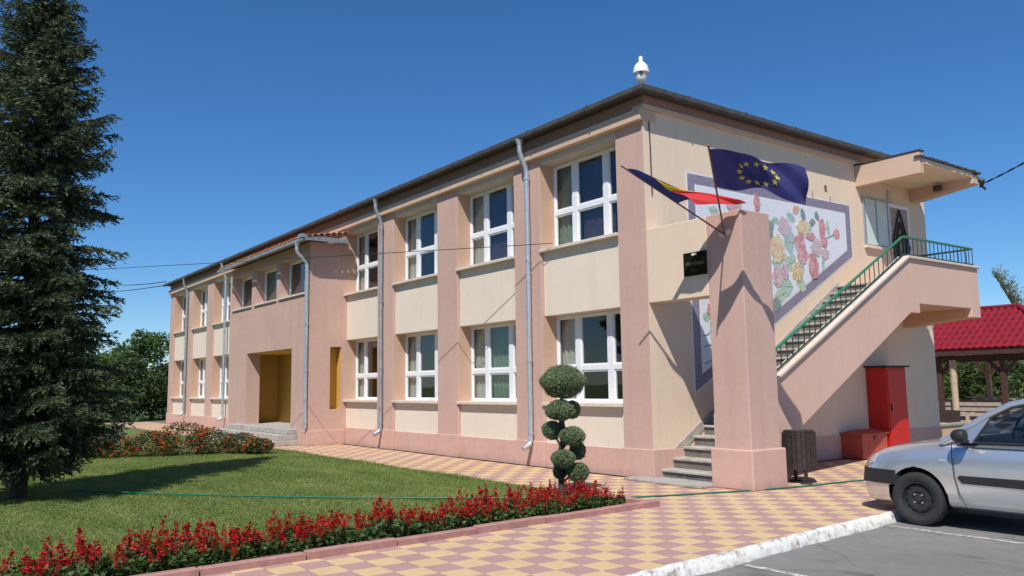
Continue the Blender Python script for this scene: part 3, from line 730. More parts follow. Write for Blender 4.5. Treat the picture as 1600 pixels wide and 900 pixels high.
for k_, (cy, cz, ry, rz, m1, m2) in enumerate([(4.38, 5.13, .13, .10, 'mo_orange', None), (3.94, 4.73, .24, .22, 'mo_mauve', 'mo_pink'), (4.58, 4.78, .24, .18, 'mo_yellow', 'mo_orange'), (5.28, 4.82, .13, .26, 'mo_red', 'mo_deep'),
        (5.79, 4.76, .13, .12, 'mo_red', 'mo_orange'), (3.70, 4.24, .28, .32, 'mo_yellow', 'mo_orange'), (4.44, 4.44, .22, .22, 'mo_red', 'mo_deep'), (4.53, 4.17, .19, .2, 'mo_red', 'mo_pink'), (4.85, 4.60, .19, .10, 'mo_red', 'mo_deep'), (5.32, 4.54, .15, .13, 'mo_red', 'mo_deep'),
        (5.02, 4.39, .22, .2, 'mo_mauve', 'mo_pink'), (5.33, 4.28, .16, .14, 'mo_mauve', 'mo_pink'), (4.87, 4.0, .2, .31, 'mo_red', 'mo_deep'), (4.30, 3.83, .2, .24, 'mo_yellow', 'mo_orange'), (3.63, 3.68, .2, .22, 'mo_pink', 'mo_red'), (3.88, 3.80, .15, .18, 'mo_mauve', 'mo_red'),
        (2.36, 4.98, .26, .16, 'mo_mauve', 'mo_red'), (3.08, 5.10, .11, .2, 'mo_red', 'mo_deep'), (2.8, 4.5, .3, .3, 'mo_red', 'mo_deep'), (2.4, 3.9, .25, .25, 'mo_yellow', 'mo_orange'), (3.1, 3.9, .3, .3, 'mo_pink', 'mo_red'), (1.6, 2.93, .13, .17, 'mo_red', 'mo_deep'), (2.0, 3.3, .2, .2, 'mo_mauve', 'mo_pink')]):
    blob(cy, cz, ry, rz, m1, .0265 + .00035 * k_, 'rose', .22, 18, 0, True, m2)
for pts in ([(1.35, 2.44), (1.5, 2.5), (1.75, 2.75)], [(1.35, 2.25), (1.55, 2.3), (1.8, 2.5)], [(1.35, 1.95), (1.55, 2.0), (1.75, 2.25)], [(5.35, 4.6), (5.6, 4.70), (5.75, 4.74)]):
    MB().tube([(.021, a_, b_) for a_, b_ in pts], .012, 5).build('stem', 'mo_dark', mu)

# ---------------------------------------------------------------- sign, flags, dome camera
sg = thing('sign_plate', (1.09, 0, 3.33), 'black glass name plate PRIMARIA on the cream portal beam', 'sign')
MB().box(.84, 1.318, -.03, -.001, 3.335, 3.72).build('plate', 'sign_black', sg, bevel=.004)
MB().box(1.02, 1.13, -.033, -.0305, 3.665, 3.70).build('label', 'bracket', sg)
def text_mesh(txt, size, mat, name, parent, loc, rot):
    cu = bpy.data.curves.new('t', 'FONT'); cu.body = txt; cu.size = size; cu.extrude = .001; cu.align_x = 'CENTER'
    o = bpy.data.objects.new('t', cu); COL.objects.link(o); bpy.context.view_layer.update()
    me = bpy.data.meshes.new_from_object(o.evaluated_get(bpy.context.evaluated_depsgraph_get())); bpy.data.objects.remove(o)
    me.materials.clear(); me.materials.append(M[mat])
    return link(name, me, parent, loc, rot)
text_mesh('PRIMĂRIA', .088, 'gold', 'lettering', sg, (1.08, -.0315, 3.50), (R(90), 0, 0))
BR = Vector((1.69, -.03, 3.93))
br_o = thing('flag_bracket', BR, 'small pale double flag holder fixed to the pink portal pillar', 'bracket')
MB().box(1.60, 1.68, -.035, -.002, 3.88, 3.96).box(1.72, 1.80, -.035, -.002, 3.90, 3.98).build('base_plate', 'bracket', br_o, bevel=.005)
def flag(name, tip, label, hoist, fly, u, sag, bands, droop, wave, fold=0., shrink=0.):
    tip = Vector(tip); t_ = thing(name, BR, label, 'flag'); ax = (BR - tip).normalized()
    MB().tube([BR - Vector((0, -.02, .02)), tip - ax * .06], .014, 8).build('pole', 'pole_wood', t_, smooth=50)
    nx, nz = 48, 16; u = Vector(u).normalized(); nrm = u.cross(Vector((0, 0, 1))).normalized()
    def P(s_, v):
        h = tip + ax * (v * hoist + .02)
        hd = h + u * (fly * s_)
        # the fly end straightens towards vertical hang
        vs = v * (1 - shrink * math.sin(math.pi * min(1, s_ * 1.15)) ** 2 * .8 - shrink * .9 * s_)
        vert = tip + ax * .02 + Vector((0, 0, -1)) * (vs * hoist) + u * (fly * s_)
        k_ = min(1, s_ * 1.4) * droop
        p = hd.lerp(vert, k_)
        p = p + Vector((0, 0, -1)) * (sag * s_ ** 1.5 + fold * v * s_ * -1)
        p = p + nrm * (wave * math.sin(s_ * 7.2 + v * 1.9) * (.15 + s_)) + Vector((0, 0, 1)) * wave * .35 * math.sin(s_ * 9 + v * 3) * s_ + nrm * (wave * .35 * math.sin(s_ * 17 - v * 7) * min(1, s_ * 3))
        return p
    for s0, s1, mat in bands:
        mb = MB(); n0, n1 = int(round(s0 * nx)), int(round(s1 * nx)); c = n1 - n0
        for i in range(n0, n1 + 1): mb.v += [tuple(P(i / nx, j / nz)) for j in range(nz + 1)]
        for i in range(c):
            for j in range(nz): mb.f.append((i * (nz + 1) + j, (i + 1) * (nz + 1) + j, (i + 1) * (nz + 1) + j + 1, i * (nz + 1) + j + 1)); mb.m.append(0)
        mb.build('cloth_band' if len(bands) > 1 else 'cloth', mat, t_, smooth=80)
    return t_, P
t_, P = flag('star_flag', (2.64, -1.45, 4.84), 'dark blue flag with ring of yellow stars flying from portal pillar', .80, 1.42, (.42, .9, 0), .24, [(0, 1, 'flag_blue')], .8, .085, 0., .42)
def star(P, sc, vc, r, side):
    mb = MB(); c = P(sc, vc); du = (P(sc + .01, vc) - P(sc - .01, vc)).normalized(); dv = (P(sc, vc + .02) - P(sc, vc - .02)).normalized(); n = du.cross(dv).normalized()
    for i in range(10):
        a = math.pi * i / 5; q = r if i % 2 == 0 else r * .4
        mb.v.append(tuple(c + du * q * math.sin(a) - dv * q * math.cos(a) + n * .007 * side))
    mb.v.append(tuple(c + n * .007 * side))
    for i in range(10): mb.f.append((i, (i + 1) % 10, 10)); mb.m.append(0)
    return mb
for k_ in range(12):
    a = 2 * math.pi * k_ / 12
    for side in (1, -1): star(P, .5 + .21 * math.sin(a), .5 - .31 * math.cos(a), .052, side).build('star', 'star_yellow', t_)
flag('tricolour_flag', (1.06, -1.53, 4.90), 'blue yellow and red tricolour flag drooping beside the blue star flag', 1.0, 1.05, (.62, .78, 0), .62, [(0, 1 / 3, 'flag_navy'), (1 / 3, 2 / 3, 'flag_yellow'), (2 / 3, 1, 'flag_red')], .0, .11, .62)
dc = thing('dome_camera', (.2, -.2, 6.75), 'white dome security camera on the roof corner', 'camera')
MB().lathe([(.0, .02), (.05, .03), (.09, .08), (.105, .15), (.095, .2), (.05, .22)], 20, c=(.2, -.2, 6.78)).build('camera_ball', 'white_cam', dc, smooth=50)
MB().lathe([(.0, .19), (.135, .19), (.145, .20), (.14, .24), (.115, .33), (.07, .385), (.04, .40), (.037, .47), (.03, .50), (0, .505)], 22, c=(.2, -.2, 6.78)).build('hood', 'white_cam', dc, smooth=40)
MB().lathe([(.035, -.05), (.03, .03), (0, .03)], 10, c=(.2, -.2, 6.78)).build('mount', 'bracket', dc)
MB().tube([(.2 + .07, -.2 - .07, 6.95), (.2 + .085, -.2 - .085, 6.95)], .03, 12).build('lens', 'black_plastic', dc)

# ---------------------------------------------------------------- bin, red cabinet, red chest
bn = thing('litter_bin', (1.84, 1.42, 0), 'round slatted dark brown litter bin beside the pink pillar', 'bin')
sm = MB().box(-.03, .03, -.009, .009, 0, .58, bev=.004).mesh('slat', 'wood_dark')
for i in range(22):
    a = 2 * math.pi * i / 22
    link('slat', sm, bn, (1.84 + .25 * math.sin(a), 1.42 - .25 * math.cos(a), .22 + random.uniform(-.004, .004)), (0, 0, a))
MB().lathe([(.0, .25), (.225, .25), (.235, .80), (.245, .82), (.225, .83), (.215, .80), (.20, .27)], 24, c=(1.84, 1.42, 0)).build('liner', 'iron', bn, smooth=40)
for dx in (-.3, .3):
    MB().box(1.84 + dx * .62 - .022, 1.84 + dx * .62 + .022, 1.42 - dx * .45 - .022, 1.42 - dx * .45 + .022, 0, .56).build('post', 'iron', bn)
    MB().lathe([(0, .025), (.08, .025), (.09, 0)], 12, c=(1.84 + dx * .62, 1.42 - dx * .45, 0)).build('foot', 'iron', bn)
cb = thing('red_cabinet', (.3, 7.0, 0), 'tall bright red metal cabinet against the wall under the stairs', 'cabinet')
MB().box(.02, .47, 6.62, 7.42, .05, 1.88).build('body', 'red_paint', cb, bevel=.008)
MB().box(.0, .53, 6.55, 7.50, 1.88, 1.915).build('top', 'wood_dark', cb)
MB().box(.471, .482, 6.66, 7.38, .1, 1.82).build('door', 'red_paint', cb, bevel=.004)
MB().box(.482, .50, 6.72, 6.75, .95, 1.1).build('handle', 'iron', cb)
MB().box(.05, .44, 6.65, 7.39, 0, .05).build('base', 'iron', cb)
ch = thing('red_chest', (.3, 5.9, 0), 'low faded red metal chest with hipped lid beside red cabinet', 'chest')
MB().box(.04, .50, 5.50, 6.45, .02, .50).build('body', 'red_faded', ch, bevel=.008)
MB().add([(.02, 5.47, .50), (.53, 5.47, .50), (.53, 6.48, .50), (.02, 6.48, .50), (.02, 5.47, .525), (.53, 5.47, .525), (.53, 6.48, .525), (.02, 6.48, .525), (.22, 5.75, .60), (.32, 6.2, .60)],
         [(3, 2, 1, 0), (0, 1, 5, 4), (1, 2, 6, 5), (2, 3, 7, 6), (3, 0, 4, 7), (4, 5, 8), (5, 6, 9, 8), (6, 7, 9), (7, 4, 8, 9)]).build('lid', 'red_faded', ch)
MB().box(.501, .512, 5.92, 6.0, .40, .47).build('hasp', 'iron', ch)

# ---------------------------------------------------------------- car
def car():
    c = thing('parked_car', (3.90, .37, -.10), 'silver blue saloon car nosed up to the white kerb', 'car')
    ox, oy, oz = 3.90, .37, -.10
    prof = [  # x, z bottom, z top, half width
        (0.0, .30, .60, .50), (.03, .24, .66, .60), (.10, .20, .735, .70), (.20, .19, .81, .765), (.34, .185, .872, .81), (.5, .19, .905, .84), (.7, .2, .935, .855), (.95, .2, .962, .862), (1.15, .2, .985, .866), (1.3, .2, 1.0, .868),
        (1.6, .2, 1.005, .87), (2.1, .2, 1.008, .87), (2.6, .2, 1.012, .87), (3.1, .2, 1.015, .868), (3.5, .2, 1.02, .862), (3.75, .22, 1.03, .85), (4.0, .24, 1.03, .82), (4.15, .27, 1.01, .78), (4.22, .31, .95, .72), (4.25, .36, .85, .64)]
    mb = MB(); lv = [(0, .55), (.04, .90), (.13, .975), (.30, 1.0), (.52, 1.0), (.70, .992), (.84, .965), (.93, .91), (.975, .82), (.992, .62), (1.0, .3)]
    K = len(lv) * 2
    for x, zb, zt, hw in prof:
        ring = [(x, -hw * k_, zb + (zt - zb) * f_) for f_, k_ in lv]
        if x < 1.2:      # bonnet crown
            ring = [(px, py, pz + (.035 * (1 - (abs(py) / hw) ** 2) if j >= 8 else 0)) for j, (px, py, pz) in enumerate(ring)]
        ring += [(px, -py, pz) for px, py, pz in reversed(ring)]
        mb.v += [(ox + a, oy + b_, oz + c_) for a, b_, c_ in ring]
    for i in range(len(prof) - 1):
        for j in range(K): mb.f.append((i * K + j, i * K + (j + 1) % K, (i + 1) * K + (j + 1) % K, (i + 1) * K + j)); mb.m.append(0)
    mb.f += [tuple(range(K)), tuple((len(prof) - 1) * K + j for j in reversed(range(K)))]; mb.m += [0, 0]
    body = mb.build('body', ['car_paint', 'black_plastic'], c)
    sub = body.modifiers.new('s', 'SUBSURF'); sub.levels = sub.render_levels = 2
    cut = MB()
    for wx in (.82, 3.45):
        for sy in (-1, 1):
            cut.tube([(ox + wx, oy + sy * .55, oz + .315), (ox + wx, oy + sy * 1.0, oz + .315)], .365, 40)
    cut = cut.build('cut', 'black_plastic', c); bo = body.modifiers.new('b', 'BOOLEAN'); bo.object = cut; bo.solver = 'EXACT'
    bpy.context.view_layer.update()
    me = bpy.data.meshes.new_from_object(body.evaluated_get(bpy.context.evaluated_depsgraph_get()))
    body.modifiers.clear(); body.data = me; bpy.data.objects.remove(cut)
    me.polygons.foreach_set('use_smooth', [True] * len(me.polygons)); me.set_sharp_from_angle(angle=R(38))
    # wells dark
    for p_ in me.polygons:
        ce_ = p_.center; lx = ce_.x
        for wx in (.82, 3.45):
            d_ = math.hypot(lx - wx, ce_.z - .315)
            if d_ < .368 and abs(ce_.y) > .5: p_.material_index = 1
    def side_strip(name, pts, mat, out=.012, th=.03, parent=c):
        # pts (x,z) polygon lying on both flanks
        for sy in (-1, 1):
            v = []
            for x, z in pts:
                hw = np.interp(x, [q[0] for q in prof], [q[3] for q in prof]); zb = np.interp(x, [q[0] for q in prof], [q[1] for q in prof]); zt = np.interp(x, [q[0] for q in prof], [q[2] for q in prof])
                kk = np.interp((z - zb) / (zt - zb), [q[0] for q in lv], [q[1] for q in lv]); v.append((x, z, hw * kk))
            n = len(v); mbb = MB()
            mbb.add([(ox + x, oy + sy * (h + out), oz + z) for x, z, h in v] + [(ox + x, oy + sy * (h - th), oz + z) for x, z, h in v],
                    [tuple(range(n)), tuple(range(2 * n - 1, n - 1, -1))] + [(i, (i + 1) % n, n + (i + 1) % n, n + i) for i in range(n)])
            yield mbb.build(name, mat, parent, bevel=.006)
    list(side_strip('side_moulding', [(1.31, .60), (1.36, .535), (2.2, .525), (3.0, .53), (3.02, .62), (2.2, .625), (1.34, .622)], 'black_plastic', .016))
    list(side_strip('sill_trim', [(1.2, .205), (3.05, .205), (3.05, .25), (1.2, .25)], 'car_paint', .012))
    list(side_strip('side_repeater', [(1.10, .765), (1.18, .765), (1.18, .79), (1.10, .79)], 'headlamp', .006))
    # bumper rubbing band wrapping the nose and lamps
    def wrap(name, z0, z1, xend, out, mat, xs0=0.0):
        mbb = MB(); ring = []
        for i in range(13):
            x = xs0 + (xend - xs0) * (i / 12) ** 1.6; ring.append(x)
        path = [(x, -1) for x in reversed(ring)] + [(x, 1) for x in ring]
        for x, sy in path:
            for z in (z0, z1):
                hw = np.interp(x, [q[0] for q in prof], [q[3] for q in prof]); zb = np.interp(x, [q[0] for q in prof], [q[1] for q in prof]); zt = np.interp(x, [q[0] for q in prof], [q[2] for q in prof])
                kk = np.interp(min(1, (z - zb) / (zt - zb)), [q[0] for q in lv], [q[1] for q in lv])
                nx = -max(0, 1 - x / .28); mbb.v.append((ox + x + nx * out * 1.6, oy + sy * (hw * kk + out), oz + z))
            for z in (z1 - .004, z0 + .004):
                mbb.v.append((ox + x + .05, oy + sy * (hw * kk - .05), oz + z))
        n = len(path)
        for i in range(n - 1):
            for j in range(4): mbb.f.append((i * 4 + j, i * 4 + (j + 1) % 4, (i + 1) * 4 + (j + 1) % 4, (i + 1) * 4 + j)); mbb.m.append(0)
        mbb.f += [(0, 1, 2, 3), tuple((n - 1) * 4 + j for j in (3, 2, 1, 0))]; mbb.m += [0, 0]
        return mbb.build(name, mat, c, smooth=35)
    wrap('bumper_band', .455, .625, .555, .014, 'black_plastic')
    for sy in (-1, 1):
        pts = [(.055, .645), (.16, .655), (.26, .70), (.285, .80), (.20, .785), (.10, .72)]
        mbb = MB(); v = []
        for x, z in pts:
            hw = np.interp(x, [q[0] for q in prof], [q[3] for q in prof]); zb = np.interp(x, [q[0] for q in prof], [q[1] for q in prof]); zt = np.interp(x, [q[0] for q in prof], [q[2] for q in prof])
            kk = np.interp((z - zb) / (zt - zb), [q[0] for q in lv], [q[1] for q in lv]); v.append((x, z, hw * kk))
        n = len(v)
        mbb.add([(ox + x - .015, oy + sy * (h + .010), oz + z) for x, z, h in v] + [(ox + x + .05, oy + sy * (h - .10), oz + z) for x, z, h in v],
                [tuple(range(n)), tuple(range(2 * n - 1, n - 1, -1))] + [(i, (i + 1) % n, n + (i + 1) % n, n + i) for i in range(n)])
        mbb.build('headlight', 'headlamp', c, bevel=.006)
        # door shut line as a dark gap
        MB().tube([(ox + 1.27, oy + sy * .858, oz + .985), (ox + 1.265, oy + sy * .871, oz + .82), (ox + 1.28, oy + sy * .8755, oz + .6), (ox + 1.32, oy + sy * .872, oz + .4), (ox + 1.40, oy + sy * .860, oz + .255)], .005, 5).build('door_gap', 'black_plastic', c)
        MB().tube([(ox + 2.33, oy + sy * .86, oz + .985), (ox + 2.33, oy + sy * .8755, oz + .6), (ox + 2.33, oy + sy * .862, oz + .255)], .005, 5).build('door_gap', 'black_plastic', c)
        MB().tube([(ox + 2.10, oy + sy * .872, oz + .83), (ox + 2.14, oy + sy * .895, oz + .84), (ox + 2.22, oy + sy * .895, oz + .84), (ox + 2.26, oy + sy * .872, oz + .83)], .014, 8).build('door_handle', 'car_paint', c, smooth=60)
        # mirror
        mm = MB()
        for k_, (q, s_) in enumerate(((0, .45), (.03, .85), (.08, 1), (.13, .98), (.145, .9))):
            for j in range(12):
                a = 2 * math.pi * j / 12; mm.v.append((ox + 1.33 + q, oy + sy * (.965 + .085 * s_ * math.cos(a)), oz + 1.075 + .078 * s_ * math.sin(a)))
        for k_ in range(4):
            for j in range(12): mm.f.append((k_ * 12 + j, k_ * 12 + (j + 1) % 12, (k_ + 1) * 12 + (j + 1) % 12, (k_ + 1) * 12 + j)); mm.m.append(0)
        mm.f += [tuple(range(12)), tuple(48 + j for j in range(12))]; mm.m += [0, 0]
        mm.bar((ox + 1.44, oy + sy * .84, oz + 1.01), (ox + 1.42, oy + sy * .93, oz + 1.03), .05, .03)
        mm.build('mirror', 'black_plastic', c, smooth=50)
        # wheels
        for wx in (.82, 3.45):
            yc = oy + sy * .775; wc = (ox + wx, yc, oz + .31)
            def ring(prof_, mat, name, parent, nn=36, sm_=40):
                q = MB()
                for r_, d_ in prof_:
                    for k_ in range(nn):
                        a = 2 * math.pi * k_ / nn; q.v.append((wc[0] + r_ * math.cos(a), wc[1] + sy * d_, wc[2] + r_ * math.sin(a)))
                for i in range(len(prof_) - 1):
                    for k_ in range(nn): q.f.append((i * nn + k_, i * nn + (k_ + 1) % nn, (i + 1) * nn + (k_ + 1) % nn, (i + 1) * nn + k_)); q.m.append(0)
                return q.build(name, mat, parent, smooth=sm_)
            wo = ring([(.195, -.09), (.26, -.095), (.30, -.085), (.31, -.06), (.31, .06), (.302, .083), (.275, .097), (.235, .095), (.205, .083), (.19, .07), (.19, -.09)], 'rubber', 'wheel', c)
            ring([(.192, .07), (.195, .076), (.185, .074), (.172, .045), (.165, .03), (.145, .045), (.12, .052), (.085, .05), (.075, .035), (.05, .035), (.045, .05), (.03, .055), (0, .055)], 'steel_wheel', 'rim', wo)
            for k_ in range(4):
                a = math.pi / 4 + k_ * math.pi / 2; b_ = (wc[0] + .062 * math.cos(a), wc[1] + sy * .034, wc[2] + .062 * math.sin(a))
                MB().tube([b_, (b_[0], b_[1] + sy * .022, b_[2])], .011, 6).build('wheel_bolt', 'zinc', wo)
            for k_ in range(12):
                a = k_ * math.pi / 6; b_ = (wc[0] + .138 * math.cos(a), wc[1] + sy * .044, wc[2] + .138 * math.sin(a))
                MB().tube([b_, (b_[0], b_[1] + sy * .008, b_[2])], .017, 8).build('vent_hole', 'black_plastic', wo)
    # greenhouse
    def q3(x, y, z): return (ox + x, oy + y, oz + z)
    A0, A1, C1, C0 = (1.22, .71, 1.0), (2.02, .56, 1.485), (3.12, .555, 1.455), (3.72, .68, 1.03)
    rfm = MB(); nx_, ny_ = 8, 8
    for i in range(nx_ + 1):
        f_ = i / nx_; x = A1[0] - .03 + (C1[0] + .06 - A1[0]) * f_; hw = .58 + .01 * math.sin(f_ * 3.1)
        zc = 1.495 + .035 * math.sin(math.pi * min(1, .15 + f_ * .75)) - .03 * f_
        for j in range(ny_ + 1):
            v = j / ny_ * 2 - 1; rfm.v.append(q3(x, v * hw, zc - .05 * v ** 4 - .012 * v * v))
    for i in range(nx_):
        for j in range(ny_): rfm.f.append((i * 9 + j, (i + 1) * 9 + j, (i + 1) * 9 + j + 1, i * 9 + j + 1)); rfm.m.append(0)
    ro = rfm.build('car_roof', 'car_paint', c, smooth=60); sd = ro.modifiers.new('t', 'SOLIDIFY'); sd.thickness = .03
    for sy in (-1, 1):
        f3 = lambda p_, dy=0, dz=0, dx=0: q3(p_[0] + dx, sy * (p_[1] + dy), p_[2] + dz)
        # A pillar as a shaped blade, roof rail, B and C pillars
        MB().tube([q3(1.12, sy * .765, .985), q3(1.32, sy * .735, 1.10), q3(1.6, sy * .69, 1.285), q3(1.85, sy * .635, 1.42), q3(2.1, sy * .60, 1.475), q3(2.5, sy * .585, 1.50), q3(2.9, sy * .58, 1.49), q3(3.2, sy * .585, 1.45), q3(3.5, sy * .63, 1.25), q3(3.78, sy * .69, 1.02)],
                  [.045, .045, .042, .04, .04, .038, .038, .045, .075, .08], 10).build('roof_pillar', 'car_paint', c, smooth=60)
        MB().bar(q3(2.33, sy * .80, .99), q3(2.40, sy * .60, 1.46), .07, .03, up=(0, sy, 0)).build('door_pillar', 'black_plastic', c)
        # glass
        fr = [(1.50, .828, .995), (2.31, .838, 1.0), (2.375, .62, 1.44), (2.12, .625, 1.44), (1.86, .66, 1.385), (1.66, .71, 1.27)]
        re_ = [(2.36, .838, 1.0), (3.2, .825, 1.01), (3.30, .72, 1.22), (3.12, .62, 1.40), (2.43, .62, 1.44)]
        for poly in (fr, re_):
            sd_ = MB().add([q3(x, sy * y, z) for x, y, z in poly], [tuple(range(len(poly)))]).build('side_window', 'car_glass', c)
            seal = MB()
            for i in range(len(poly)):
                a_, b_ = poly[i], poly[(i + 1) % len(poly)]; seal.tube([q3(a_[0], sy * (a_[1] + .004), a_[2]), q3(b_[0], sy * (b_[1] + .004), b_[2])], .013, 5)
            seal.build('window_seal', 'black_plastic', sd_)
        MB().add([q3(1.30, sy * .80, .995), q3(1.50, sy * .83, .99), q3(1.66, sy * .713, 1.27), q3(1.60, sy * .70, 1.28), q3(1.30, sy * .75, 1.08)], [(0, 1, 2, 3, 4)]).build('quarter_panel', 'car_paint', c)
    ws = MB()
    for i in range(7):
        for j in range(9):
            f_ = i / 6; v = j / 4 - 1; hw = .72 + (.57 - .72) * f_
            ws.v.append(q3(1.13 + .92 * f_ + .10 * (1 - v * v) * -1 * (1 - f_ * .5) + .1, v * hw, 1.0 + (.49) * f_ + .0 * v))
    for i in range(6):
        for j in range(8): ws.f.append((i * 9 + j, i * 9 + j + 1, (i + 1) * 9 + j + 1, (i + 1) * 9 + j)); ws.m.append(0)
    ws.build('windscreen', 'car_glass', c, smooth=60)
    MB().add([q3(3.12, -.56, 1.45), q3(3.12, .56, 1.45), q3(3.74, .66, 1.03), q3(3.74, -.66, 1.03)], [(0, 1, 2, 3)]).build('rear_window', 'car_glass', c)
    MB().box(ox + 1.30, ox + 3.7, oy - .74, oy + .74, oz + .98, oz + 1.035).build('dashboard', 'black_plastic', c)
    MB().tube([q3(1.16, -.6, 1.035), q3(1.12, 0, 1.055), q3(1.16, .6, 1.035)], .02, 6).build('wiper', 'black_plastic', c)
    swm = MB(); cc = Vector(q3(1.82, -.36, 1.14)); t1 = Vector((0, 1, 0)); t2 = Vector((.35, 0, .93)).normalized()
    swm.tube([cc + (t1 * math.cos(a) + t2 * math.sin(a)) * .18 for a in [2 * math.pi * i / 20 for i in range(21)]], .015, 6)
    swm.bar(cc - t1 * .17, cc + t1 * .17, .04, .03); swm.build('steering_wheel', 'black_plastic', c, smooth=50)
    for sy in (-.37, .37):
        for x in (2.35, 3.15):
            MB().box(ox + x, ox + x + .14, oy + sy - .22, oy + sy + .22, oz + 1.0, oz + 1.24).box(ox + x + .02, ox + x + .11, oy + sy - .1, oy + sy + .1, oz + 1.24, oz + 1.40).build('seat', 'seat_cloth', c, bevel=.04)
    MB().box(ox + .4, ox + 3.9, oy - .6, oy + .6, oz + .17, oz + .24).build('underbody', 'black_plastic', c)
    for sy in (-.61, .61): MB().box(ox + 4.18, ox + 4.235, oy + sy - .11, oy + sy + .11, oz + .68, oz + .88).build('tail_light', 'red_paint', c, bevel=.01)
car()

# ---------------------------------------------------------------- plants
def blob_pts(n, c, r, shell=.75):
    d = RNG.normal(size=(n, 3)); d /= np.linalg.norm(d, axis=1)[:, None]
    q = shell + (1 - shell) * RNG.random(n) ** .6 if shell > 0 else RNG.random(n) ** (1 / 3)
    return np.array(c) + d * np.array(r) * q[:, None]
def topiary():
    b0 = Vector((.47, -2.42, 0)); rt = Vector((.593, .805, 0)); bk = Vector((-.805, .593, 0))
    t_ = thing('topiary_shrub', b0, 'cloud pruned evergreen with round green balls on a dark stem', 'shrub')
    L = [(883, 601, 36, 25, 0), (877, 645, 23, 16.5, -.08), (899, 645, 13, 13, .16), (864, 676, 16, 14, .1), (896, 684, 20, 15.5, -.1), (906, 708, 13, 13, .14), (880, 718, 18.5, 15, -.14), (876, 738, 12, 12, .12), (904, 739, 17.5, 15.5, -.06)]
    tr = [b0, b0 + Vector((0, 0, .35)), b0 + rt * -.01 + Vector((0, 0, .62)), b0 + rt * .06 + Vector((0, 0, .9)), b0 + rt * .01 + Vector((0, 0, 1.2)), b0 + rt * .05 + Vector((0, 0, 1.6))]
    tk = MB().tube(tr, [.05, .042, .04, .034, .03, .02], 8)
    for px, py, rx, rz, dep in L:
        c = b0 + rt * ((px - 877) / 112) + bk * dep + Vector((0, 0, (775 - py) / 105)); a, bz = rx / 105, rz / 105
        z0 = max(.2, c.z - .22); tk.tube([b0 + Vector((0, 0, z0)), c], [.022, .012], 6)
        n = int(9000 * (a / .34) ** 1.6) + 900
        P = blob_pts(n, c, (a, a, bz), .86); q_ = P - np.array(c); P = np.array(c) + q_ * (1 + .045 * np.sin(q_[:, :1] * 23 + dep * 9) * np.sin(q_[:, 1:2] * 19 + 2) + .05 * np.sin(q_[:, 2:] * 27 + a * 40)) * np.where(RNG.random((n, 1)) < .03, RNG.uniform(1.03, 1.14, (n, 1)), 1); ax = (P - np.array(c)); ax /= np.linalg.norm(ax, axis=1)[:, None]
        poly_cloud('foliage_ball', P, RNG.uniform(.010, .020, n), 'juniper', t_, .35, axis=ax * .45 + RNG.normal(size=(n, 3)) * .6)
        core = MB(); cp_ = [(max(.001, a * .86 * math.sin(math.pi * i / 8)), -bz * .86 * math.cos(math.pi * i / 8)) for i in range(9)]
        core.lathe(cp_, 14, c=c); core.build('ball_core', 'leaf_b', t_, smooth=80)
    tk.tube([b0 + rt * .17, b0 + rt * .2 + Vector((0, 0, .25)), b0 + rt * .25 + Vector((0, 0, .36))], [.015, .012, .01], 6)
    tk.build('stem', 'bark', t_, smooth=60)
topiary()

def spike_mesh(seed):
    rr = random.Random(seed); mb = MB(); mb.tube([(0, 0, 0), (.004, 0, .1), (0, 0, .25)], [.004, .003, .002], 4, 1)
    for j in range(34):
        f_ = rr.random() ** .9; z = .27 - .135 * f_; q = .006 + .019 * f_; b_ = rr.uniform(0, 6.3); c = Vector((q * math.cos(b_), q * math.sin(b_), z))
        u = Vector((math.cos(b_), math.sin(b_), rr.uniform(-.6, .5))).normalized(); v = u.cross(Vector((rr.gauss(0, 1), rr.gauss(0, 1), rr.gauss(0, 1)))).normalized(); L = rr.uniform(.012, .021)
        mb.add([c + u * L, c + v * L * .5, c - u * L, c - v * L * .5], [(0, 1, 2, 3)], 0)
    me = mb.mesh('flower_spike', ['petal_red', 'salvia_leaf']); return me
spikes = [spike_mesh(i) for i in range(4)]
def salvia_leaves(seed):
    rr = random.Random(seed); n = 110; P = []
    for i in range(n):
        a = rr.uniform(0, 6.3); r_ = .125 * math.sqrt(rr.random()); P.append((r_ * math.cos(a), r_ * math.sin(a), rr.uniform(.01, .22) * (1 - r_ * 1.5)))
    o = poly_cloud('salvia_plant', P, RNG.uniform(.024, .045, n), 'salvia_leaf', None, .55, .5); me = o.data; bpy.data.objects.remove(o); return me
bushes = [salvia_leaves(i) for i in range(5)]
for row in range(3):
    y = -2.62 - row * .06
    while y > -11.2:
        x = 1.86 + bx_off(y) - row * .17 + random.gauss(0, .03)
        if row == 2 and random.random() < .35: y -= .2; continue
        s_ = random.uniform(.8, 1.15) * (.85 if y > -3.2 else 1)
        a = link('salvia_plant', random.choice(bushes)); a.location = (x, y, .012); a.rotation_euler = (0, 0, random.uniform(0, 6.3)); a.scale = (s_, s_, s_ * random.uniform(.8, 1.1))
        tag(a, 'red flowering salvia plant in the border along the pavement edging', 'flower', 'red salvias in the border')
        ns = random.choice((2, 4, 5, 6, 7, 8))
        for q in range(ns):
            an = q * 2.4 + random.random(); r_ = .12 * math.sqrt((q + .3) / ns)
            b_ = link('flower_spike', random.choice(spikes), a); b_.location = (r_ * math.cos(an), r_ * math.sin(an), random.uniform(-.02, .12)); b_.rotation_euler = (random.gauss(0, .15), random.gauss(0, .15), random.uniform(0, 6.3)); k_ = random.uniform(.85, 1.2); b_.scale = (k_, k_, k_)
        y -= random.uniform(.15, .27)
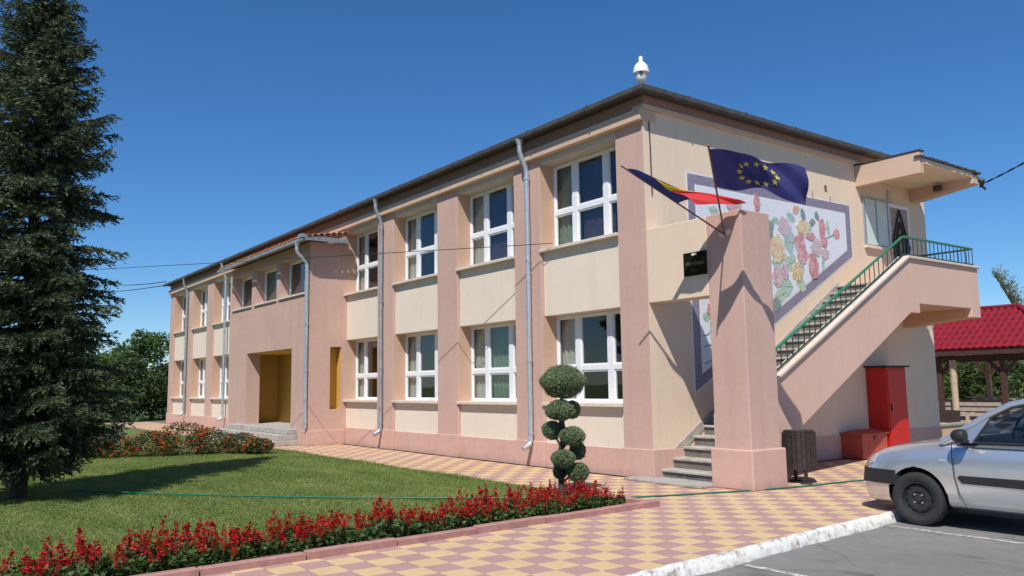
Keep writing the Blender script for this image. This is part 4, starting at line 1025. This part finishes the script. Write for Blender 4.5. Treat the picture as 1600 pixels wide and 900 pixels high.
# marigold bushes by the entrance path
mb_spots = [(-13.6, -7.5, .75, .45), (-12.9, -6.7, .7, .45), (-12.3, -6.0, .7, .5), (-12.0, -5.2, .8, .6), (-11.9, -4.5, .9, .8), (-11.7, -3.9, .75, .62), (-11.2, -3.3, .6, .5), (-10.7, -3.0, .5, .38), (-14.5, -8.3, .7, .45)]
mlab = ['under the spruce, second marigold bush from the left', 'third marigold bush from the left', 'low orange bush right of the spruce branches', 'bush with bright orange blooms left of the tallest bush', 'tallest brown green marigold bush in the bed', 'bush just right of the tallest marigold bush', 'small dark bush nearest the entrance steps but one', 'smallest low bush at the bed end nearest the entrance steps', 'leftmost marigold bush behind the spruce trunk']
for (x, y, r_, h), lb, nf in zip(mb_spots, mlab, (170, 170, 150, 110, 70, 80, 40, 60, 140)):
    n = 1500
    P = blob_pts(n, (x, y, h * .48), (r_ * .75, r_ * .75, h * .55), .45); P[:, 2] = np.abs(P[:, 2])
    o = poly_cloud('marigold_bush', P, RNG.uniform(.02, .05, n), 'marigold_leaf', None, .45, origin=(x, y, 0))
    P = blob_pts(nf, (x, y, h * .45), (r_ * .8, r_ * .8, h * .58), .92); P = P[P[:, 2] > .08]
    c = P[:len(P)]; q = np.repeat(c, 4, 0) + RNG.normal(size=(len(c) * 4, 3)) * .012
    tag(poly_cloud('flowers', q, RNG.uniform(.02, .038, len(q)), 'petal_orange', o, .8), kind='stuff')
    tag(o, 'orange marigolds, ' + lb, 'bush', 'marigold bushes')

def spruce(base, H):
    t_ = thing('spruce_tree', base, 'tall dark spruce tree at the left edge of the lawn', 'tree')
    bx_, by, _ = base
    MB().tube([(bx_, by, -.05), (bx_ + .01, by, .6), (bx_, by, 3), (bx_, by, H * .7), (bx_, by, H)], [.125, .11, .09, .05, .012], 10).build('trunk', 'bark', t_, smooth=60)
    def rad(z): return np.interp(z, [0.5, 1.1, 2.0, 3.4, 5.0, 6.5, 8.0, H - .3, H], [1.2, 1.38, 1.32, 1.16, 1.08, .82, .5, .18, .05])
    NP = []; NA = []; NS_ = []; limb = MB(); z = .42
    rr = random.Random(3)
    while z < H - .05:
        nb = rr.randint(9, 12) if z < 2.5 else rr.randint(8, 10)
        for i in range(nb):
            a = 2 * math.pi * (i + rr.random() * .8) / nb; L = rad(z) * rr.choice((.62, .75, .85, .95, 1.0, 1.12, 1.2)); zz = z + rr.uniform(-.1, .1)
            d = np.array([math.cos(a), math.sin(a), 0]); up_ = rr.uniform(.05, .3); sg_ = .24 if 1 < z < 5 else .1
            def Q(f_): return np.array([bx_, by, zz]) + d * L * f_ + np.array([0, 0, L * (up_ * f_ - sg_ * 1.7 * f_ * f_ + .22 * f_ ** 3)])
            limb.tube([Q(0), Q(.5), Q(1)], [.022, .014, .004], 4, cap=False)
            nt_ = max(6, int(L * 30))
            for k2 in range(nt_):
                f_ = .12 + .88 * (k2 + rr.random()) / nt_; side = 1 if k2 % 2 else -1
                tw = L * .30 * (1.15 - f_) + .09; p0 = Q(f_); sd = np.array([-d[1], d[0], 0]) * side
                dirn = d * rr.uniform(.5, .9) + sd * rr.uniform(.4, 1.) * (1 if f_ < .95 else .2) + np.array([0, 0, rr.uniform(-.55, .12)]); dirn /= np.linalg.norm(dirn)
                ns = max(9, int(tw * 62)); s_ = (np.arange(ns) + RNG.random(ns)) / ns
                pp = p0 + dirn * (s_ * tw)[:, None]; pp[:, 2] -= .25 * tw * s_ ** 2
                rnd = RNG.normal(size=(ns, 3)); rnd -= (rnd @ dirn)[:, None] * dirn; rnd /= np.linalg.norm(rnd, axis=1)[:, None]
                axn = dirn * .75 + rnd * .66 + np.array([0, 0, .15])
                NP.append(pp + axn * .022); NA.append(axn); NS_.append(RNG.uniform(.03, .05, ns))
        z += rr.uniform(.14, .21) if z < 6 else rr.uniform(.12, .17)
    limb.build('branches', 'bark', t_)
    NP = np.concatenate(NP); NA = np.concatenate(NA); NS_ = np.concatenate(NS_)
    print('needles', len(NP))
    n = len(NP); off = np.array(base); u = NA / np.linalg.norm(NA, axis=1)[:, None]
    v = np.cross(u, RNG.normal(size=(n, 3))); v /= np.linalg.norm(v, axis=1)[:, None]
    P = NP - off; S = NS_[:, None]
    V = np.stack([P + u * S, P + v * S * .3, P - u * S, P - v * S * .3], 1).reshape(-1, 3)
    raw_mesh('crown', V, 4, n, 'needles', t_)
spruce((-4.95, -8.72, 0), 9.4)

def broadleaf(name, base, H, rads, mat, label, n=5000, ls=.11, group=None, lumps=9, bark='bark', seed=0):
    rr = random.Random(seed); bx_, by, bz = base
    t_ = thing(name, base, label, 'tree', group)
    tk = MB().tube([(bx_, by, bz - .3), (bx_ + .05, by, bz + H * .3), (bx_ - .05, by, bz + H * .75)], [.035 * H * .5, .028 * H * .5, .008 * H], 8)
    P = []
    for i in range(lumps):
        a = 2.4 * i + rr.random(); q = math.sqrt((i + .5) / lumps) * .72; c = (bx_ + rads[0] * q * math.cos(a), by + rads[1] * q * math.sin(a), bz + H * rr.uniform(.38, .86) - .12 * H * q)
        r_ = rr.uniform(.32, .5); P.append(blob_pts(n // lumps, c, (rads[0] * r_, rads[1] * r_, H * .16 * rr.uniform(.8, 1.3)), .35))
        tk.tube([(bx_, by, bz + H * .3), c], [.018 * H * .4, .006 * H * .4], 5)
    tk.build('trunk', bark, t_, smooth=60)
    P = np.concatenate(P); poly_cloud('crown', P, RNG.uniform(ls * .6, ls * 1.3, len(P)), mat, t_, .55, .2)
    return t_
LT = [((-50, -3.2, -.2), 4.6, 'leaf_b', 'dark leafy tree partly hidden behind the spruce, left of the far wall'), ((-47, -.5, -.2), 4.5, 'leaf_a', 'bushy bright green tree in the gap between spruce and building'),
      ((-54, 3.0, -.2), 6.6, 'leaf_a', 'tallest light green tree beyond the building far end'), ((-44, 2.0, -.2), 4.2, 'leaf_b', 'dark green tree tight against the building far end'),
      ((-58, -1, -.2), 5.6, 'leaf_b', 'round green tree farthest back left of the tallest one'), ((-52, 7.0, -.2), 6.0, 'leaf_a', 'green tree half hidden behind the building far corner')]
for i, (b_, H, mt, lb) in enumerate(LT):
    broadleaf('broadleaf_tree', b_, H, (2.6, 2.6), mt, lb, 5200, .13, 'trees beyond the far end of the building', seed=i)
for i, (x, y, H, lb) in enumerate([(-43, -5.5, 2.6, 'dark shrub at the foot of the far left trees beside the spruce'), (-44, -3.2, 3.0, 'second dark shrub below the far left trees'), (-42.5, -1.0, 2.4, 'middle dark shrub below the far left trees'), (-43, 1.2, 3.0, 'dark shrub below the far trees next to the building end'), (-46, -7.5, 3.2, 'dark shrub seen through the spruce branches')]):
    P = np.concatenate([blob_pts(700, (x + random.uniform(-.8, .8), y + random.uniform(-1, 1), H * random.uniform(.1, .7)), (1.1, 1.2, H * .3), .3) for k_ in range(6)])
    o = poly_cloud('garden_shrub', P, RNG.uniform(.07, .14, len(P)), 'leaf_b', None, .5, origin=(x, y, -.2)); tag(o, lb, 'shrub', 'shrubs below the far trees')
for i, (x, y, H, lb) in enumerate([(-6, -27, 13, 'leafy street tree mirrored in the near ground floor windows'), (-15, -28, 12, 'lower street tree mirrored in the middle ground floor windows'), (-24, -27, 14, 'tall street tree mirrored in the far ground floor windows'), (4, -30, 12, 'street tree behind the viewer mirrored in the window next to the corner')]):
    broadleaf('street_tree', (x, y, -.2), H, (5, 4.5), 'leaf_b', lb, 7000, .26, 'trees across the street', lumps=9, seed=70 + i)
# agave-like plants and low hedge in front of those trees
for i in range(7):
    x, y = -38 - random.uniform(0, 4), -3.8 + i * .75; mb = MB()
    for j in range(16):
        a = 2 * math.pi * j / 16 + random.random() * .3; L = random.uniform(.6, 1.0); el = random.uniform(.5, 1.35); d = Vector((math.cos(a) * math.cos(el), math.sin(a) * math.cos(el), math.sin(el))); s_ = Vector((-math.sin(a), math.cos(a), 0)) * .05
        p0 = Vector((x, y, -.2)); p1 = p0 + d * L * .5; p2 = p0 + d * L + Vector((0, 0, -.12))
        mb.add([p0 - s_, p0 + s_, p1 + s_ * 1.1, p1 - s_ * 1.1, p2], [(0, 1, 2, 3), (3, 2, 4)])
    o = mb.build('yucca_plant', 'agave'); tag(o, 'spiky grey green yucca in the row below the far left trees', 'plant', 'yuccas below the far trees')

# ---------------------------------------------------------------- terrace, gazebo, hill
tr = MB().box(-14, -1.9, 10.25, 16.0, -.2, .27).box(-14, 12, 16.0, 45, -.2, .271)
tag(tr.build('terrace', 'peach'), kind='structure')
tag(MB().box(-2.1, -1.86, 10.2, 16.1, .272, .33).box(-2.1, 12, 15.86, 16.1, .2735, .328).build('terrace_coping', 'concrete'), kind='structure')
gz = thing('gazebo', (-1.5, 18, .27), 'timber gazebo with red metal tile hip roof behind the building', 'gazebo')
gx0, gx1, gy0, gy1 = -5.4, .55, 16.1, 20.3; ez, rz_ = 2.50, 3.85; rx0, rx1 = -3.6, -1.45
def tilesheet(p00, p10, p11, p01, name):
    """pressed-metal tile sheet between eave p00-p10 and ridge p01-p11"""
    p00, p10, p11, p01 = map(Vector, (p00, p10, p11, p01)); nu, nv = 90, 36; mb = MB(); nrm = (p10 - p00).cross(p01 - p00).normalized()
    if nrm.z < 0: nrm = -nrm
    W0 = (p10 - p00).length; Hs = ((p01 + p11) / 2 - (p00 + p10) / 2).length; eu = (p10 - p00).normalized()
    for j in range(nv + 1):
        v = j / nv
        for i in range(nu + 1):
            u = i / nu; p = (p00.lerp(p10, u)).lerp(p01.lerp(p11, u), v); du = (p - p00).dot(eu)
            row = (v * Hs / .34) % 1.0
            mb.v.append(tuple(p + nrm * (-.022 * math.cos(2 * math.pi * du / .21) + .06 * (1 - row))))
    for j in range(nv):
        for i in range(nu): q = j * (nu + 1) + i; mb.f.append((q, q + 1, q + nu + 2, q + nu + 1)); mb.m.append(0)
    return mb.build(name, 'tile_red', gz)
tilesheet((gx0, gy0, ez), (gx1, gy0, ez), (rx1, 18.2, rz_), (rx0, 18.2, rz_), 'roof_sheet')
tilesheet((gx1, gy1, ez), (gx0, gy1, ez), (rx0, 18.2, rz_), (rx1, 18.2, rz_), 'roof_sheet')
tilesheet((gx1, gy0, ez), (gx1, gy1, ez), (rx1, 18.2, rz_), (rx1, 18.2, rz_), 'roof_sheet')
tilesheet((gx0, gy1, ez), (gx0, gy0, ez), (rx0, 18.2, rz_), (rx0, 18.2, rz_), 'roof_sheet')
for a_, b_ in (((rx0, 18.2, rz_ + .05), (rx1, 18.2, rz_ + .05)), ((rx1, 18.2, rz_ + .05), (gx1, gy0, ez + .06)), ((rx1, 18.2, rz_ + .05), (gx1, gy1, ez + .06)), ((rx0, 18.2, rz_ + .05), (gx0, gy0, ez + .06)), ((rx0, 18.2, rz_ + .05), (gx0, gy1, ez + .06))):
    MB().tube([a_, b_], .07, 8).build('ridge_cap', 'tile_red', gz, smooth=50)
MB().box(gx0 + .02, gx1 - .02, gy0 + .02, gy0 + .07, ez - .16, ez - .02).box(gx1 - .07, gx1 - .021, gy0 + .07, gy1 - .07, ez - .16, ez - .02).build('fascia', 'wood_red', gz)
MB().box(gx0 + .3, gx1 - .3, gy0 + .35, gy0 + .5, ez - .30, ez - .165).box(gx0 + .3, gx1 - .3, gy1 - .5, gy1 - .35, ez - .30, ez - .165).box(gx1 - .5, gx1 - .35, gy0 + .5, gy1 - .5, ez - .30, ez - .165).build('tie_beam', 'wood_red', gz)
for x, y, mt in ((-3.25, gy0 + .42, 'wood_red'), (-1.35, gy0 + .42, 'wood_red'), (gx1 - .42, gy0 + .42, 'wood_red'), (-3.25, gy1 - .42, 'wood_pale'), (-1.35, gy1 - .42, 'wood_red'), (gx1 - .42, gy1 - .42, 'wood_red'), (gx0 + .45, gy0 + .42, 'wood_red'), (gx0 + .45, gy1 - .42, 'wood_red')):
    p_ = MB().box(x - .07, x + .07, y - .07, y + .07, .27, ez - .3).build('post', mt, gz, bevel=.01)
    for s_ in (-1, 1): MB().bar((x + s_ * .06, y, 1.75), (x + s_ * .42, y, 2.18), .08, .09, up=(0, 1, 0)).build('brace', mt, p_)
MB().tube([(-2.80, gy0 + .36, .27), (-2.80, gy0 + .36, 2.2)], .10, 10).build('round_post', 'wood_pale', gz, smooth=50)
for z in (.50, .66, .82):
    MB().box(gx0 + .5, gx1 - .5, gy0 + .46, gy0 + .50, z - .055, z + .055).build('rail_plank', 'plank_grey', gz)
    MB().box(gx0 + .5, gx1 - .5, gy1 - .5, gy1 - .46, z - .055, z + .055).build('rail_plank', 'plank_grey', gz)
MB().box(-3.1, -.3, 17.8, 18.6, .98, 1.03).box(-2.9, -2.8, 17.9, 18.5, .27, .98).box(-.6, -.5, 17.9, 18.5, .27, .98).build('table', 'plank_grey', gz)
MB().box(-3.1, -.3, 17.2, 17.5, .70, .74).box(-2.9, -2.8, 17.25, 17.45, .27, .70).box(-.6, -.5, 17.25, 17.45, .27, .70).build('bench', 'plank_grey', gz)
pt = thing('wooden_planter', (-3.2, 15.6, .27), 'dark slatted wooden planter box in front of the gazebo', 'planter')
for i in range(8): MB().box(-3.30 + i * .105, -3.205 + i * .105, 15.6, 15.63, .28, .66, bev=.006).build('slat', 'wood_dark', pt)
MB().box(-3.30, -2.47, 15.631, 16.0, .275, .64).build('box', 'wood_dark', pt)

hl = MB(); nx_, ny_ = 60, 24
for j in range(ny_ + 1):
    for i in range(nx_ + 1):
        x = -320 + 520 * i / nx_; y = 120 + 260 * j / ny_; f_ = j / ny_
        hl.v.append((x, y, -1 + 44 * (math.sin(f_ * 1.5) ** 1.2) * (.62 + .3 * math.sin(x * .011 + 1.1) + .08 * math.sin(x * .05)) + random.uniform(-.6, .6)))
for j in range(ny_):
    for i in range(nx_): q = j * (nx_ + 1) + i; hl.f.append((q, q + 1, q + nx_ + 2, q + nx_ + 1)); hl.m.append(0)
struct('hill', hl, 'hill', smooth=80)
rb = random.Random(5)
BT = [((-15, 33, .2), 3.6, 'leaf_b'), ((-11.5, 34, .2), 3.2, 'leaf_a'), ((-8.2, 33, .2), 3.4, 'leaf_b'), ((-5.2, 33.5, .2), 3.3, 'leaf_a'), ((-18.5, 36, .2), 3.8, 'leaf_b'), ((-2, 33, .2), 3.6, 'leaf_b')]
BL = ['dark shrub behind the gazebo left post', 'bright shrub behind the gazebo middle', 'dark shrub seen through the gazebo right bay', 'green shrub behind the gazebo right post', 'dark shrub behind the gazebo hidden by the building', 'dark shrub above the car roof beyond the gazebo']
for i, ((x, y, z), H, mt) in enumerate(BT):
    n = 4200; P = np.concatenate([blob_pts(n // 6, (x + rb.uniform(-1, 1), y + rb.uniform(-.8, .8), z + H * rb.uniform(.15, .8)), (1.2, 1.1, H * .28), .3) for k_ in range(6)])
    o = poly_cloud('garden_shrub', P, RNG.uniform(.07, .15, len(P)), mt, None, .55, origin=(x, y, z)); tag(o, BL[i], 'shrub', 'shrubs behind the gazebo')
for i, (x, y, H, lb) in enumerate([(-42, 110, 7.6, 'dark distant tree on the hillside just right of the landing'), (-36, 112, 8.6, 'round dark distant tree on the hillside skyline'), (-26, 118, 7.0, 'pale distant tree low on the hillside at the right edge')]):
    broadleaf('hillside_tree', (x, y, 2), H, (3.2, 3.2), 'leaf_b', lb, 2600, .35, 'trees on the hillside', lumps=7, seed=40 + i)
# leaning, thinly leafed tree behind the gazebo
ln = thing('leaning_tree', (-9.2, 40, .27), 'leaning thin tree with wispy pale foliage behind the red gazebo roof', 'tree')
lt = [(-9.0, 39.5, .2), (-9.4, 39.3, 3.6), (-9.9, 38.9, 5.6), (-10.5, 38.2, 7.4)]
MB().tube(lt, [.16, .12, .09, .03], 8).build('trunk', 'bark', ln, smooth=60)
P = []; A = []
for k_ in range(240):
    f_ = rb.uniform(.25, 1); q = np.array([np.interp(f_, [0, .45, .75, 1], [p_[i] for p_ in lt]) for i in range(3)]); d = np.array([rb.uniform(-.2, .9), rb.uniform(-.4, .5), rb.uniform(.3, 1.)]); d /= np.linalg.norm(d)
    L = rb.uniform(.5, 1.5) * (1.15 - f_ * .6)
    for s_ in np.linspace(.1, 1, 16): P.append(q + d * L * s_ + RNG.normal(size=3) * .05); A.append(d)
poly_cloud('crown', np.array(P), RNG.uniform(.05, .11, len(P)), 'leaf_pale', ln, .22, axis=np.array(A))

# ---------------------------------------------------------------- wires and hose
def sagline(a, b_, sag, r_, n=24):
    a, b_ = Vector(a), Vector(b_); return MB().tube([a.lerp(b_, i / n) + Vector((0, 0, -4 * sag * (i / n) * (1 - i / n))) for i in range(n + 1)], r_, 6)
tag(sagline((-2.5, -.06, 4.39), (-49.6, -19.4, 7.30), .1, .008).build('overhead_wire', 'wire'), 'thin wire crossing the facade and running off to the left', 'wire')
tag(sagline((-32.3, -.2, 6.9), (-72, 2.6, 11.6), .3, .022).build('overhead_wire', 'wire'), 'upper black wire leaving the far roof corner', 'wire')
tag(sagline((-32.2, -.1, 6.75), (-70, 0.4, 10.4), .3, .022).build('overhead_wire', 'wire'), 'lower black wire leaving the far roof corner', 'wire')
cbm = MB(); a0, b0_ = Vector((1.55, 9.42, 6.05)), Vector((5.6, 3.2, 5.3))
def twist(ph):
    pts = []
    for i in range(90):
        f_ = i / 89; p_ = a0.lerp(Vector((7.6, 8.6, 8.9)), f_) + Vector((0, 0, -.35 * 4 * f_ * (1 - f_))); pts.append(p_ + Vector((0, math.cos(i * .9 + ph), math.sin(i * .9 + ph))) * .012)
    return pts
tag(cbm.tube(twist(0), .012, 5).tube(twist(3.14), .012, 5).build('service_cable', 'wire'), 'twisted black service cable hanging from the canopy corner', 'cable')
hp = [(-5.2, -7.95, .03), (-4.41, -7.41, .03), (-3.2, -6.62, .035), (-1.46, -5.12, .035), (-.27, -3.9, .035), (.5, -3.05, .035), (.9, -2.7, .035), (1.1, -2.3, .03), (1.37, -1.73, .014), (1.96, -.09, .014), (2.2, .9, .014), (2.37, 2.24, .014), (2.9, 4.2, .014)]
cu = []
for i in range(len(hp) - 1):
    p0, p1, p2, p3 = (Vector(hp[max(0, min(len(hp) - 1, i + k_))]) for k_ in (-1, 0, 1, 2))
    for s_ in range(6):
        t2 = s_ / 6; cu.append(.5 * ((2 * p1) + (p2 - p0) * t2 + (2 * p0 - 5 * p1 + 4 * p2 - p3) * t2 ** 2 + (3 * p1 - p0 - 3 * p2 + p3) * t2 ** 3))
tag(MB().tube(cu, .0125, 8).build('garden_hose', 'hose', smooth=60), 'thin green garden hose lying across the lawn and paving', 'hose')
